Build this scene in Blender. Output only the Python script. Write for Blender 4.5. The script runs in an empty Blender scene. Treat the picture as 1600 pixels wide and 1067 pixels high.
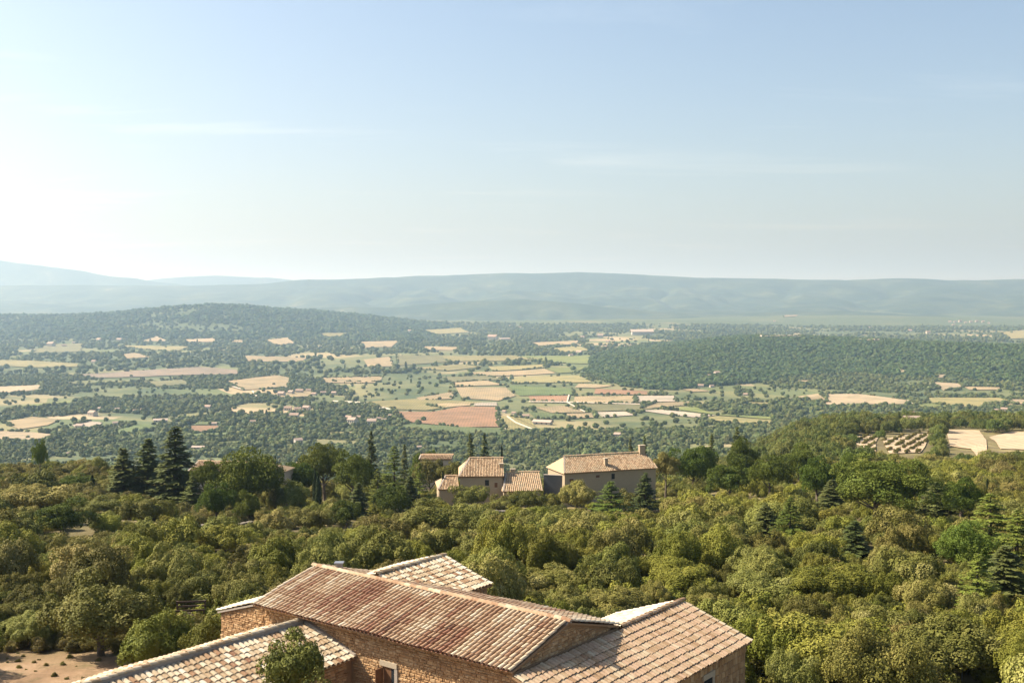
import bpy, bmesh, math, random
import numpy as np
from mathutils import Vector, Matrix

# ------------------------------------------------------------------ camera, sky, sun, exposure
scene = bpy.context.scene
COL = scene.collection
ZC = 17.0                                   # camera height above the yard, metres
F = 1750.0                                  # focal length in pixels of the 1600 px wide photograph
TH = math.atan((533.5 - 460.0) / F)         # camera tilts slightly down
cam_d = bpy.data.cameras.new('camera'); cam = bpy.data.objects.new('camera', cam_d); COL.objects.link(cam)
cam_d.sensor_width = 36; cam_d.sensor_fit = 'HORIZONTAL'; cam_d.lens = F / 1600 * 36
cam_d.clip_start = 0.5; cam_d.clip_end = 80000
cam.location = (0, 0, ZC); cam.rotation_euler = (math.pi / 2 - TH, 0, 0)
scene.camera = cam
SUN = Vector((-0.72, 0.17, 0.66)).normalized()
EL = math.asin(SUN.z); AZ = math.atan2(SUN.x, SUN.y)
world = bpy.data.worlds.new('World'); scene.world = world; world.use_nodes = True
wn = world.node_tree.nodes; wl = world.node_tree.links
for n in list(wn): wn.remove(n)
sky = wn.new('ShaderNodeTexSky'); sky.sky_type = 'NISHITA'; sky.sun_disc = False
sky.sun_elevation = EL; sky.sun_rotation = AZ; sky.altitude = 200; sky.air_density = 1.0; sky.dust_density = 3.0; sky.ozone_density = 0.9
bg = wn.new('ShaderNodeBackground'); bg.inputs['Strength'].default_value = 0.079
wo = wn.new('ShaderNodeOutputWorld')
# thin high cirrus: streaked noise on a flat cloud layer
tc = wn.new('ShaderNodeTexCoord'); sx = wn.new('ShaderNodeSeparateXYZ'); wl.new(tc.outputs['Generated'], sx.inputs[0])
def wm(op, a, b):
    n = wn.new('ShaderNodeMath'); n.operation = op
    for i, q in enumerate((a, b)):
        if isinstance(q, (int, float)): n.inputs[i].default_value = q
        else: wl.new(q, n.inputs[i])
    return n.outputs[0]
zz_ = wm('ADD', wm('MAXIMUM', sx.outputs[2], 0.0), 0.06)
cv_ = wn.new('ShaderNodeCombineXYZ'); wl.new(wm('MULTIPLY', wm('DIVIDE', sx.outputs[0], zz_), 0.30), cv_.inputs[0]); wl.new(wm('MULTIPLY', wm('DIVIDE', sx.outputs[1], zz_), 1.1), cv_.inputs[1])
cn_ = wn.new('ShaderNodeTexNoise'); cn_.inputs['Scale'].default_value = 1.3; cn_.inputs['Detail'].default_value = 7; cn_.inputs['Roughness'].default_value = 0.62; cn_.inputs['Distortion'].default_value = 0.6; wl.new(cv_.outputs[0], cn_.inputs['Vector'])
cr_ = wn.new('ShaderNodeMapRange'); cr_.inputs[1].default_value = 0.56; cr_.inputs[2].default_value = 0.76; cr_.inputs[3].default_value = 0.0; cr_.inputs[4].default_value = 0.8; wl.new(cn_.outputs['Fac'], cr_.inputs[0])
cm_ = wn.new('ShaderNodeMix'); cm_.data_type = 'RGBA'; wl.new(cr_.outputs[0], cm_.inputs[0]); wl.new(sky.outputs[0], cm_.inputs[6])
vm_ = wn.new('ShaderNodeVectorMath'); vm_.operation = 'MULTIPLY'; vm_.inputs[1].default_value = (1.42, 1.28, 1.16); wl.new(sky.outputs[0], vm_.inputs[0]); wl.new(vm_.outputs[0], cm_.inputs[7])
wl.new(cm_.outputs[2], bg.inputs['Color']); wl.new(bg.outputs[0], wo.inputs['Surface'])
sd = bpy.data.lights.new('sun', 'SUN'); sd.energy = 4.6; sd.angle = math.radians(0.53); sd.color = (1.0, 0.91, 0.77)
so = bpy.data.objects.new('sun', sd); COL.objects.link(so); so.rotation_euler = SUN.to_track_quat('Z', 'Y').to_euler()
so.location = (0, 0, 400)
vs = scene.view_settings
vs.view_transform = 'Standard'; vs.look = 'None'; vs.gamma = 1.0; vs.exposure = 1.2; vs.use_curve_mapping = False
cy = scene.cycles
cy.max_bounces = 5; cy.diffuse_bounces = 3; cy.glossy_bounces = 2; cy.transmission_bounces = 2; cy.volume_bounces = 1
cy.use_denoising = True
HAZE_DENSITY = 1.1e-4

# ------------------------------------------------------------------ projection helpers
cT, sT = math.cos(TH), math.sin(TH)
def ray(u, v):
    x = (u - 800) / F; y = -(v - 533.5) / F
    return np.array([x, cT + y * sT, -sT + y * cT])
def proj(x, y, z):
    """world point(s) -> photograph pixel(s)"""
    z = z - ZC
    yf = y * cT - z * sT; yu = y * sT + z * cT
    return 800 + F * x / yf, 533.5 - F * yu / yf

# ------------------------------------------------------------------ noise and terrain
def _hash(ix, iy, seed):
    h = (ix.astype(np.int64) * 374761393 + iy.astype(np.int64) * 668265263 + seed * 1442695041) & 0x7fffffff
    h = ((h ^ (h >> 13)) * 1274126177) & 0x7fffffff
    return ((h ^ (h >> 16)) & 0xffff) / 65535.0
def vnoise(x, y, seed=0):
    x = np.asarray(x, float); y = np.asarray(y, float)
    ix = np.floor(x); iy = np.floor(y); fx = x - ix; fy = y - iy
    fx = fx * fx * (3 - 2 * fx); fy = fy * fy * (3 - 2 * fy)
    a = _hash(ix, iy, seed); b = _hash(ix + 1, iy, seed); c = _hash(ix, iy + 1, seed); d = _hash(ix + 1, iy + 1, seed)
    return (a * (1 - fx) + b * fx) * (1 - fy) + (c * (1 - fx) + d * fx) * fy
def fbm(x, y, seed=0, octv=4):
    s = 0; a = 0.5
    for o in range(octv):
        s = s + a * vnoise(x * 2 ** o, y * 2 ** o, seed + o * 17); a *= 0.5
    return s / (1 - 0.5 ** octv)
def sstep(a, b, x):
    t = np.clip((x - a) / (b - a), 0, 1); return t * t * (3 - 2 * t)
def make_pchip(xs, ys):
    xs = np.array(xs, float); ys = np.array(ys, float)
    h = np.diff(xs); d = np.diff(ys) / h; m = np.zeros_like(ys)
    for i in range(1, len(xs) - 1):
        if d[i - 1] * d[i] > 0:
            w1 = 2 * h[i] + h[i - 1]; w2 = h[i] + 2 * h[i - 1]
            m[i] = (w1 + w2) / (w1 / d[i - 1] + w2 / d[i])
    def f(x):
        x = np.clip(x, xs[0], xs[-1]); i = np.clip(np.searchsorted(xs, x) - 1, 0, len(h) - 1)
        t = (x - xs[i]) / h[i]
        return ((2*t**3-3*t**2+1)*ys[i] + (t**3-2*t**2+t)*h[i]*m[i] + (-2*t**3+3*t**2)*ys[i+1] + (t**3-t**2)*h[i]*m[i+1])
    return f
PC = make_pchip([-400,0,45,60,90,120,150,175,210,260,350,500,700,1000,1400,2000,40000],
                [-17,-17,-17.1,-18,-21.3,-25.6,-30,-33,-38.5,-48.5,-64,-94,-119,-138,-147,-150,-150.2])
PL = make_pchip([-400,0,45,60,90,120,150,175,210,260,350,500,700,1000,1400,2000,40000],
                [-17,-17,-17.3,-18.2,-21,-24,-26.8,-28.6,-34.5,-46,-64,-94,-119,-138,-147,-150,-150.2])
PR = make_pchip([-400,0,45,60,90,120,175,250,330,380,450,520,560,700,1000,1400,2000,40000],
                [-17,-17,-17.2,-18,-21.5,-25,-31,-39.5,-45.6,-48.8,-54.0,-60.3,-65.5,-96,-130,-147,-150,-150.2])
HX = [0, 152, 243, 328, 413, 515, 603, 731, 844, 940, 1040, 1600, 2600]
HH = [0, 5, 16, 26, 34, 41, 46, 46, 44, 42, 40, 38, 30]
HY = [1990, 2040, 2130, 2295, 2407, 2575, 2640, 2560, 2463, 2350, 2276, 2000, 1900]
def hill_h(x, y):
    """the wooded hill on the right of the valley: its crest line runs away to the right"""
    yc = np.interp(x, HX, HY); h = np.interp(x, HX, HH) * (x > 0)
    return h * np.exp(-((y - yc) / np.where(y < yc, 400, 600)) ** 2) * (0.86 + 0.28 * fbm(x / 190, y / 130, 7))
def ground(x, y):
    x = np.asarray(x, float); y = np.asarray(y, float)
    t = x / np.maximum(y, 30)
    wr = sstep(0.10, 0.30, t); wl_ = sstep(0.24, 0.40, -t)
    z = PC(y) * (1 - wr - wl_) + PR(y) * wr + PL(y) * wl_
    z = z + (fbm(x / 22, y / 22, 3) - 0.5) * 1.6 * sstep(58, 90, y) * (1 - sstep(600, 900, y))
    z = z + (fbm(x / 300, y / 300, 5) - 0.5) * 9 * sstep(900, 2200, y)
    # wooded hill on the right of the valley
    z = z + hill_h(x, y)
    # long wooded ridge on the left of the valley, with its rounded summit
    z = z + (58 * (1 - sstep(-900, -260, x)) * (0.85 + 0.3 * fbm(x / 320, y / 400, 9)) + 44 * np.exp(-((x + 1210) / 330) ** 2)) * np.exp(-((y - 4500) / np.where(y < 4500, 620, 800)) ** 2)
    z = z + 26 * np.exp(-((x + 620) / 500) ** 2 - ((y - 5200) / 500) ** 2) + 24 * np.exp(-((x - 500) / 700) ** 2 - ((y - 5600) / 450) ** 2)
    z = z + 30 * np.exp(-((x - 1900) / 900) ** 2 - ((y - 6300) / 500) ** 2)
    # benches rising to the foot of the far mountains
    z = z + 60 * sstep(6000, 9500, y) * (0.6 + 0.8 * fbm(x / 900, y / 900, 11))
    return z + ZC
# heights on the terrain sheet's own grid; everything that stands on the ground reads them back from here
GY = np.concatenate([np.linspace(-150, 40, 20)[:-1], np.linspace(40, 320, 150)[:-1], np.geomspace(320, 17500, 330)])
GT = np.sort(np.concatenate([np.linspace(-0.62, 0.62, 300), -np.linspace(0.64, 1.2, 24), np.linspace(0.64, 1.2, 24)]))
GRY, GRT = np.meshgrid(GY, GT, indexing='ij'); GRX = GRT * (GRY + 170); GRZ = ground(GRX, GRY)
def sheet(x, y):
    x = np.asarray(x, float); y = np.asarray(y, float); t = x / (y + 170)
    i = np.clip(np.searchsorted(GY, y) - 1, 0, len(GY) - 2); j = np.clip(np.searchsorted(GT, t) - 1, 0, len(GT) - 2)
    fy = (y - GY[i]) / (GY[i + 1] - GY[i]); ft = (t - GT[j]) / (GT[j + 1] - GT[j])
    return (GRZ[i, j] * (1 - ft) + GRZ[i, j + 1] * ft) * (1 - fy) + (GRZ[i + 1, j] * (1 - ft) + GRZ[i + 1, j + 1] * ft) * fy
from bisect import bisect_left
_GY = GY.tolist(); _GT = GT.tolist(); _GZ = GRZ.tolist()
def gz(x, y):
    t = x / (y + 170); i = min(max(bisect_left(_GY, y) - 1, 0), len(_GY) - 2); j = min(max(bisect_left(_GT, t) - 1, 0), len(_GT) - 2)
    fy = (y - _GY[i]) / (_GY[i + 1] - _GY[i]); ft = (t - _GT[j]) / (_GT[j + 1] - _GT[j]); a = _GZ[i]; b = _GZ[i + 1]
    return (a[j] * (1 - ft) + a[j + 1] * ft) * (1 - fy) + (b[j] * (1 - ft) + b[j + 1] * ft) * fy
def hit(u, v, ymin=40.0, ymax=13000.0):
    r = ray(u, v); kx = r[0] / r[1]; kz = r[2] / r[1]; ys = np.geomspace(ymin, ymax, 900)
    below = np.nonzero(kz * ys + ZC < sheet(kx * ys, ys))[0]
    i = below[0] if len(below) else len(ys) - 1
    y = ys[0]
    if i > 0:
        a, b = ys[i - 1], ys[i]
        for _ in range(18):
            c = 0.5 * (a + b)
            if kz * c + ZC < gz(kx * c, c): b = c
            else: a = c
        y = 0.5 * (a + b)
    return kx * y, y

# ------------------------------------------------------------------ object helpers
def tag(o, label=None, cat=None, group=None, kind=None):
    if label: o['label'] = label
    if cat: o['category'] = cat
    if group: o['group'] = group
    if kind: o['kind'] = kind
    return o
def empty(name, loc):
    e = bpy.data.objects.new(name, None); COL.objects.link(e); e.location = loc; e.empty_display_size = 0.3
    return e
def raw_mesh(name, V, faces, mats=(), attrs=None, smooth=False):
    """V (N,3); faces: an (M,k) int array or a list of such arrays / tuples"""
    me = bpy.data.meshes.new(name)
    V = np.asarray(V, np.float32)
    if isinstance(faces, np.ndarray): faces = [faces]
    if len(faces) and not isinstance(faces[0], np.ndarray):
        me.from_pydata([tuple(map(float, v)) for v in V], [], [tuple(map(int, f)) for f in faces])
    else:
        me.vertices.add(len(V)); me.vertices.foreach_set('co', V.ravel())
        loops = np.concatenate([f.ravel() for f in faces]).astype(np.int32)
        tot = np.concatenate([np.full(len(f), f.shape[1]) for f in faces]).astype(np.int32)
        me.loops.add(len(loops)); me.loops.foreach_set('vertex_index', loops)
        me.polygons.add(len(tot)); me.polygons.foreach_set('loop_start', (np.cumsum(tot) - tot).astype(np.int32))
        me.update(calc_edges=True)
    for k, a in (attrs or {}).items():
        at_ = me.attributes.new(k, 'FLOAT', 'POINT'); at_.data.foreach_set('value', np.asarray(a, np.float32))
    for m in mats: me.materials.append(m)
    me.polygons.foreach_set('use_smooth', np.full(len(me.polygons), bool(smooth)))
    me.update()
    return me
def mobj(name, me, parent=None, world_verts=True):
    o = bpy.data.objects.new(name, me); COL.objects.link(o)
    if parent is not None:
        o.parent = parent
        if world_verts:
            root = parent
            while root.parent is not None: root = root.parent
            if parent is root: o.matrix_parent_inverse = Matrix.Translation(-root.location)
    return o
class MB:
    """collects quads / boxes / prisms with a tone per vertex"""
    def __init__(s): s.V = []; s.F = []; s.T = []
    def poly(s, pts, tone=0.5):
        b = len(s.V); s.V += [tuple(p) for p in pts]; s.T += [tone] * len(pts); s.F.append(tuple(range(b, b + len(pts))))
    def hexa(s, c, tone=0.5):
        b = len(s.V); s.V += [tuple(p) for p in c]; s.T += [tone] * 8
        s.F += [tuple(b + i for i in f) for f in ((0,3,2,1),(4,5,6,7),(0,1,5,4),(1,2,6,5),(2,3,7,6),(3,0,4,7))]
    def box(s, lo, hi, tone=0.5, M=None):
        c = [Vector(p) for p in ((lo[0],lo[1],lo[2]),(hi[0],lo[1],lo[2]),(hi[0],hi[1],lo[2]),(lo[0],hi[1],lo[2]),(lo[0],lo[1],hi[2]),(hi[0],lo[1],hi[2]),(hi[0],hi[1],hi[2]),(lo[0],hi[1],hi[2]))]
        if M is not None: c = [M @ p for p in c]
        s.hexa(c, tone)
    def slab(s, pts, off, tone=0.5):
        """closed slab: polygon pts swept by vector off"""
        n = len(pts); b = len(s.V); off = Vector(off)
        s.V += [tuple(p) for p in pts] + [tuple(Vector(p) + off) for p in pts]; s.T += [tone] * (2 * n)
        s.F.append(tuple(range(b, b + n))); s.F.append(tuple(range(b + 2 * n - 1, b + n - 1, -1)))
        for i in range(n): j = (i + 1) % n; s.F.append((b + i, b + n + i, b + n + j, b + j))
    def tube(s, a, b_, r0, r1, k=7, tone=0.5):
        a = Vector(a); b_ = Vector(b_); d = (b_ - a).normalized()
        t = d.orthogonal().normalized(); w = d.cross(t); base = len(s.V)
        for P, r in ((a, r0), (b_, r1)):
            for i in range(k):
                th = 2 * math.pi * i / k; s.V.append(tuple(P + (t * math.cos(th) + w * math.sin(th)) * r)); s.T.append(tone)
        for i in range(k): j = (i + 1) % k; s.F.append((base + i, base + j, base + k + j, base + k + i))
        s.F.append(tuple(base + k + i for i in range(k)))
    def mesh(s, name, mat, smooth=False): return raw_mesh(name, np.array(s.V), s.F, [mat], {'tone': s.T}, smooth)
    def build(s, name, mat, parent=None, smooth=False): return mobj(name, s.mesh(name, mat, smooth), parent)

# ------------------------------------------------------------------ materials
def new_mat(name):
    m = bpy.data.materials.new(name); m.use_nodes = True
    nt = m.node_tree; p = nt.nodes['Principled BSDF']; p.inputs['Roughness'].default_value = 0.85
    p.inputs['Specular IOR Level'].default_value = 0.25
    return m, nt, p
def nd(nt, t, **kw):
    n = nt.nodes.new(t)
    for k, v in kw.items():
        if k in n.inputs.keys() if isinstance(k, str) else False: n.inputs[k].default_value = v
        else: setattr(n, k, v)
    return n
def ramp(nt, stops, src):
    r = nt.nodes.new('ShaderNodeValToRGB'); e = r.color_ramp.elements
    while len(e) > 1: e.remove(e[-1])
    e[0].position = stops[0][0]; e[0].color = (*stops[0][1], 1)
    for p, c in stops[1:]:
        x = e.new(p); x.color = (*c, 1)
    nt.links.new(src, r.inputs[0]); return r
def mixc(nt, fac, a, b, mode='MIX'):
    n = nt.nodes.new('ShaderNodeMix'); n.data_type = 'RGBA'; n.blend_type = mode
    for s, i in ((fac, 0), (a, 6), (b, 7)):
        if isinstance(s, (int, float)): n.inputs[i].default_value = s
        elif isinstance(s, tuple): n.inputs[i].default_value = (*s, 1)
        else: nt.links.new(s, n.inputs[i])
    return n.outputs[2]
def mth(nt, op, a, b=0.0, c=None):
    n = nt.nodes.new('ShaderNodeMath'); n.operation = op
    for i, s in enumerate((a, b) if c is None else (a, b, c)):
        if isinstance(s, (int, float)): n.inputs[i].default_value = s
        else: nt.links.new(s, n.inputs[i])
    return n.outputs[0]
def noise(nt, scale, detail=4.0, rough=0.6, vec=None):
    n = nt.nodes.new('ShaderNodeTexNoise'); n.inputs['Scale'].default_value = scale; n.inputs['Detail'].default_value = detail; n.inputs['Roughness'].default_value = rough
    if vec is not None: nt.links.new(vec, n.inputs['Vector'])
    return n.outputs['Fac']
def pos(nt): return nt.nodes.new('ShaderNodeNewGeometry').outputs['Position']
def geo_attr(nt, name, typ='GEOMETRY'):
    a = nt.nodes.new('ShaderNodeAttribute'); a.attribute_name = name; a.attribute_type = typ; return a.outputs['Fac']

def leaf_material(name, stops, hue_var=0.03, transl=0.3):
    m, nt, p = new_mat(name)
    tone = geo_attr(nt, 'tone'); oi = nt.nodes.new('ShaderNodeObjectInfo')
    v = mth(nt, 'MULTIPLY_ADD', oi.outputs['Random'], 0.42, mth(nt, 'MULTIPLY', tone, 0.58))
    col = ramp(nt, stops, v).outputs[0]
    h = nt.nodes.new('ShaderNodeHueSaturation'); nt.links.new(col, h.inputs['Color'])
    r2 = mth(nt, 'FRACT', mth(nt, 'MULTIPLY', oi.outputs['Random'], 37.7))
    nt.links.new(mth(nt, 'MULTIPLY_ADD', r2, hue_var, 0.506 - hue_var * 0.5), h.inputs['Hue'])
    nt.links.new(mth(nt, 'MULTIPLY_ADD', mth(nt, 'FRACT', mth(nt, 'MULTIPLY', oi.outputs['Random'], 91.3)), 0.5, 0.75), h.inputs['Value'])
    p.inputs['Roughness'].default_value = 0.7; p.inputs['Specular IOR Level'].default_value = 0.12
    nt.links.new(h.outputs[0], p.inputs['Base Color'])
    tr = nt.nodes.new('ShaderNodeBsdfTranslucent'); nt.links.new(mixc(nt, 1.0, h.outputs[0], (1.0, 1.0, 0.6), 'MULTIPLY'), tr.inputs['Color'])
    mx = nt.nodes.new('ShaderNodeMixShader'); mx.inputs[0].default_value = transl
    nt.links.new(p.outputs[0], mx.inputs[1]); nt.links.new(tr.outputs[0], mx.inputs[2])
    nt.links.new(mx.outputs[0], nt.nodes['Material Output'].inputs['Surface'])
    return m
M_OAK = leaf_material('oak_leaves', [(0.0, (0.074, 0.080, 0.016)), (0.4, (0.145, 0.138, 0.028)), (0.72, (0.24, 0.212, 0.058)), (1.0, (0.38, 0.325, 0.125))], 0.045, 0.1)
M_OAKB = leaf_material('bright_oak_leaves', [(0.0, (0.095, 0.108, 0.016)), (0.5, (0.18, 0.175, 0.026)), (1.0, (0.30, 0.265, 0.055))], 0.025, 0.1)
M_CEDAR = leaf_material('cedar_needles', [(0.0, (0.055, 0.072, 0.022)), (0.5, (0.11, 0.125, 0.036)), (1.0, (0.20, 0.205, 0.07))], 0.03, 0.12)
M_PINE = leaf_material('pine_needles', [(0.0, (0.055, 0.082, 0.014)), (0.5, (0.115, 0.145, 0.022)), (1.0, (0.21, 0.225, 0.042))], 0.03, 0.12)
M_BIGP = leaf_material('big_pine_needles', [(0.0, (0.030, 0.050, 0.010)), (0.5, (0.075, 0.100, 0.016)), (1.0, (0.17, 0.185, 0.032))], 0.02, 0.03)
M_UMB = leaf_material('umbrella_pine_needles', [(0.0, (0.065, 0.080, 0.014)), (0.5, (0.125, 0.142, 0.024)), (1.0, (0.21, 0.21, 0.042))], 0.02, 0.12)
M_CYP = leaf_material('cypress_scales', [(0.0, (0.02, 0.032, 0.012)), (1.0, (0.05, 0.062, 0.022))], 0.02, 0.1)
M_WOOD = leaf_material('valley_leaves', [(0.0, (0.065, 0.085, 0.028)), (0.5, (0.108, 0.128, 0.042)), (1.0, (0.19, 0.185, 0.065))], 0.05, 0.1)
M_HILL = leaf_material('hill_leaves', [(0.0, (0.045, 0.075, 0.022)), (0.5, (0.068, 0.098, 0.028)), (1.0, (0.105, 0.13, 0.04))], 0.05, 0.1)
M_MIDG = leaf_material('slope_leaves', [(0.0, (0.075, 0.092, 0.022)), (0.5, (0.135, 0.148, 0.034)), (1.0, (0.225, 0.22, 0.062))], 0.05, 0.15)
M_DRY = leaf_material('dry_scrub_leaves', [(0.0, (0.10, 0.095, 0.03)), (0.5, (0.18, 0.155, 0.05)), (1.0, (0.28, 0.225, 0.085))], 0.03)

def bark_mat():
    m, nt, p = new_mat('bark'); c = ramp(nt, [(0.3, (0.06, 0.045, 0.03)), (0.7, (0.16, 0.125, 0.09))], noise(nt, 9)).outputs[0]
    nt.links.new(c, p.inputs['Base Color']); return m
M_BARK = bark_mat()

def ground_mat():
    m, nt, p = new_mat('ground'); P = pos(nt)
    sep = nt.nodes.new('ShaderNodeSeparateXYZ'); nt.links.new(P, sep.inputs[0])
    soil = ramp(nt, [(0.3, (0.17, 0.105, 0.055)), (0.5, (0.28, 0.18, 0.10)), (0.7, (0.37, 0.265, 0.165))], noise(nt, 0.35, 8, 0.65, P)).outputs[0]
    litter = ramp(nt, [(0.35, (0.07, 0.06, 0.025)), (0.65, (0.17, 0.13, 0.06))], noise(nt, 1.3, 6, 0.7, P)).outputs[0]
    dry = ramp(nt, [(0.35, (0.10, 0.09, 0.03)), (0.5, (0.18, 0.15, 0.055)), (0.68, (0.32, 0.25, 0.12))], noise(nt, 0.09, 8, 0.7, P)).outputs[0]
    near = mixc(nt, ramp(nt, [(0.42, (0, 0, 0)), (0.6, (1, 1, 1))], noise(nt, 0.06, 5, 0.6, P)).outputs[0], litter, dry)
    soil = mixc(nt, ramp(nt, [(0.5, (0, 0, 0)), (0.66, (0.8, 0.8, 0.8))], noise(nt, 0.8, 7, 0.72, P)).outputs[0], soil, litter)
    # the bare yard round the stone farmhouse
    yard = nt.nodes.new('ShaderNodeMapRange'); yard.inputs[1].default_value = 52; yard.inputs[2].default_value = 60; yard.inputs[3].default_value = 1; yard.inputs[4].default_value = 0
    nt.links.new(mth(nt, 'MULTIPLY_ADD', noise(nt, 0.3, 4, 0.6, P), 10, mth(nt, 'SUBTRACT', sep.outputs[1], 5)), yard.inputs[0])
    yx = nt.nodes.new('ShaderNodeMapRange'); yx.inputs[1].default_value = 4; yx.inputs[2].default_value = 11; yx.inputs[3].default_value = 1; yx.inputs[4].default_value = 0; nt.links.new(sep.outputs[0], yx.inputs[0])
    near = mixc(nt, mth(nt, 'MULTIPLY', yard.outputs[0], yx.outputs[0]), near, soil)
    val = ramp(nt, [(0.33, (0.055, 0.082, 0.032)), (0.47, (0.085, 0.105, 0.04)), (0.58, (0.17, 0.165, 0.065)), (0.72, (0.30, 0.235, 0.12))], noise(nt, 0.0045, 9, 0.68, P)).outputs[0]
    vo = nt.nodes.new('ShaderNodeTexVoronoi'); vo.inputs['Scale'].default_value = 0.008; nt.links.new(P, vo.inputs['Vector'])
    sc_ = nt.nodes.new('ShaderNodeSeparateColor'); nt.links.new(vo.outputs['Color'], sc_.inputs[0])
    plots = ramp(nt, [(0.0, (0.11, 0.135, 0.05)), (0.35, (0.16, 0.17, 0.06)), (0.55, (0.24, 0.21, 0.09)), (0.8, (0.38, 0.29, 0.16)), (1.0, (0.46, 0.34, 0.20))], sc_.outputs[0]).outputs[0]
    val = mixc(nt, ramp(nt, [(0.46, (0, 0, 0)), (0.54, (0.85, 0.85, 0.85))], noise(nt, 0.003, 3, 0.5, P)).outputs[0], val, plots)
    k = nt.nodes.new('ShaderNodeMapRange'); k.inputs[1].default_value = 350; k.inputs[2].default_value = 900
    nt.links.new(sep.outputs[1], k.inputs[0])
    under = ramp(nt, [(0.35, (0.05, 0.072, 0.026)), (0.65, (0.10, 0.118, 0.042))], noise(nt, 0.03, 6, 0.7, P)).outputs[0]
    nt.links.new(mixc(nt, geo_attr(nt, 'wood'), mixc(nt, k.outputs[0], near, val), under), p.inputs['Base Color'])
    b = nt.nodes.new('ShaderNodeBump'); b.inputs['Distance'].default_value = 0.12; b.inputs['Strength'].default_value = 0.7
    nt.links.new(noise(nt, 2.2, 8, 0.7, P), b.inputs['Height']); nt.links.new(b.outputs[0], p.inputs['Normal'])
    p.inputs['Roughness'].default_value = 0.95
    return m
M_GROUND = ground_mat()

def field_mat():
    m, nt, p = new_mat('field'); P = pos(nt)
    c = nt.nodes.new('ShaderNodeObjectInfo').outputs['Color']
    v = ramp(nt, [(0.3, (0.55, 0.62, 0.55)), (0.5, (0.98, 0.97, 0.95)), (0.72, (1.3, 1.2, 1.12))], noise(nt, 0.025, 9, 0.72, P)).outputs[0]
    w = nt.nodes.new('ShaderNodeTexWave'); w.inputs['Scale'].default_value = 0.09; w.inputs['Distortion'].default_value = 2.5; w.inputs['Detail'].default_value = 3
    nt.links.new(P, w.inputs['Vector'])
    c = mixc(nt, 1.0, c, v, 'MULTIPLY')
    c = mixc(nt, 0.4, c, mixc(nt, w.outputs['Fac'], (0.6, 0.62, 0.5), (1.1, 1.08, 1.05)), 'MULTIPLY')
    nt.links.new(c, p.inputs['Base Color']); p.inputs['Roughness'].default_value = 0.95
    return m
M_FIELD = field_mat()

def mountain_mat():
    m, nt, p = new_mat('mountain_forest'); P = pos(nt)
    c = ramp(nt, [(0.3, (0.012, 0.028, 0.014)), (0.5, (0.032, 0.05, 0.024)), (0.62, (0.07, 0.085, 0.04)), (0.75, (0.22, 0.20, 0.12))], noise(nt, 0.003, 12, 0.72, P)).outputs[0]
    nt.links.new(c, p.inputs['Base Color']); p.inputs['Roughness'].default_value = 1.0
    return m
M_MOUNT = mountain_mat()

def tile_mat(name, stops):
    m, nt, p = new_mat(name)
    v = mth(nt, 'ADD', geo_attr(nt, 'tone'), geo_attr(nt, 'tone', 'OBJECT'))
    P = pos(nt)
    c = ramp(nt, stops, v).outputs[0]
    st = ramp(nt, [(0.30, (0.5, 0.45, 0.4)), (0.45, (0.95, 0.95, 0.95)), (0.7, (1.1, 1.1, 1.1))], noise(nt, 5.5, 7, 0.7, P)).outputs[0]
    c = mixc(nt, 0.6, c, st, 'MULTIPLY')
    lich = ramp(nt, [(0.58, (0, 0, 0)), (0.66, (1, 1, 1))], noise(nt, 11, 5, 0.6, P)).outputs[0]
    c = mixc(nt, mth(nt, 'MULTIPLY', lich, 0.4), c, (0.50, 0.45, 0.34))
    nt.links.new(c, p.inputs['Base Color']); p.inputs['Roughness'].default_value = 0.9
    return m
BR, OR, TN, CR, WH, DK = (0.17, 0.08, 0.045), (0.25, 0.142, 0.076), (0.325, 0.226, 0.130), (0.405, 0.315, 0.202), (0.515, 0.435, 0.308), (0.10, 0.06, 0.04)
M_TILE_MAIN = tile_mat('main_roof_tiles', [(0.0, DK), (0.12, BR), (0.3, (0.27, 0.13, 0.075)), (0.48, (0.31, 0.185, 0.105)), (0.68, (0.42, 0.29, 0.175)), (0.88, (0.53, 0.42, 0.28)), (1.0, (0.60, 0.51, 0.37))])
M_TILE_WING = tile_mat('wing_roof_tiles', [(0.0, BR), (0.12, OR), (0.35, TN), (0.55, (0.40, 0.27, 0.175)), (0.78, CR), (1.0, WH)])
M_TILE_LOW = tile_mat('low_roof_tiles', [(0.0, BR), (0.12, OR), (0.3, TN), (0.5, CR), (0.72, WH), (1.0, (0.60, 0.52, 0.41))])
M_TILE_FAR = tile_mat('far_roof_tiles', [(0.0, OR), (0.3, TN), (0.65, (0.54, 0.37, 0.22)), (1.0, CR)])

def stone_mat(name, stops, bump=0.006):
    m, nt, p = new_mat(name); P = pos(nt)
    v = mth(nt, 'MULTIPLY_ADD', noise(nt, 6, 6, 0.7, P), 0.6, mth(nt, 'MULTIPLY_ADD', geo_attr(nt, 'tone'), 0.6, -0.1))
    nt.links.new(ramp(nt, stops, v).outputs[0], p.inputs['Base Color'])
    b = nt.nodes.new('ShaderNodeBump'); b.inputs['Distance'].default_value = bump
    nt.links.new(noise(nt, 14, 6, 0.7, P), b.inputs['Height']); nt.links.new(b.outputs[0], p.inputs['Normal'])
    p.inputs['Roughness'].default_value = 0.95
    return m
M_STONE = stone_mat('ochre_rubble', [(0.1, (0.25, 0.145, 0.07)), (0.4, (0.37, 0.22, 0.105)), (0.65, (0.44, 0.28, 0.14)), (0.9, (0.54, 0.38, 0.22))])
M_MORTAR = stone_mat('ochre_mortar', [(0.2, (0.20, 0.12, 0.06)), (0.8, (0.36, 0.23, 0.125))])
M_PALE = stone_mat('pale_dressed_stone', [(0.2, (0.34, 0.27, 0.18)), (0.8, (0.50, 0.42, 0.31))])
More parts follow.
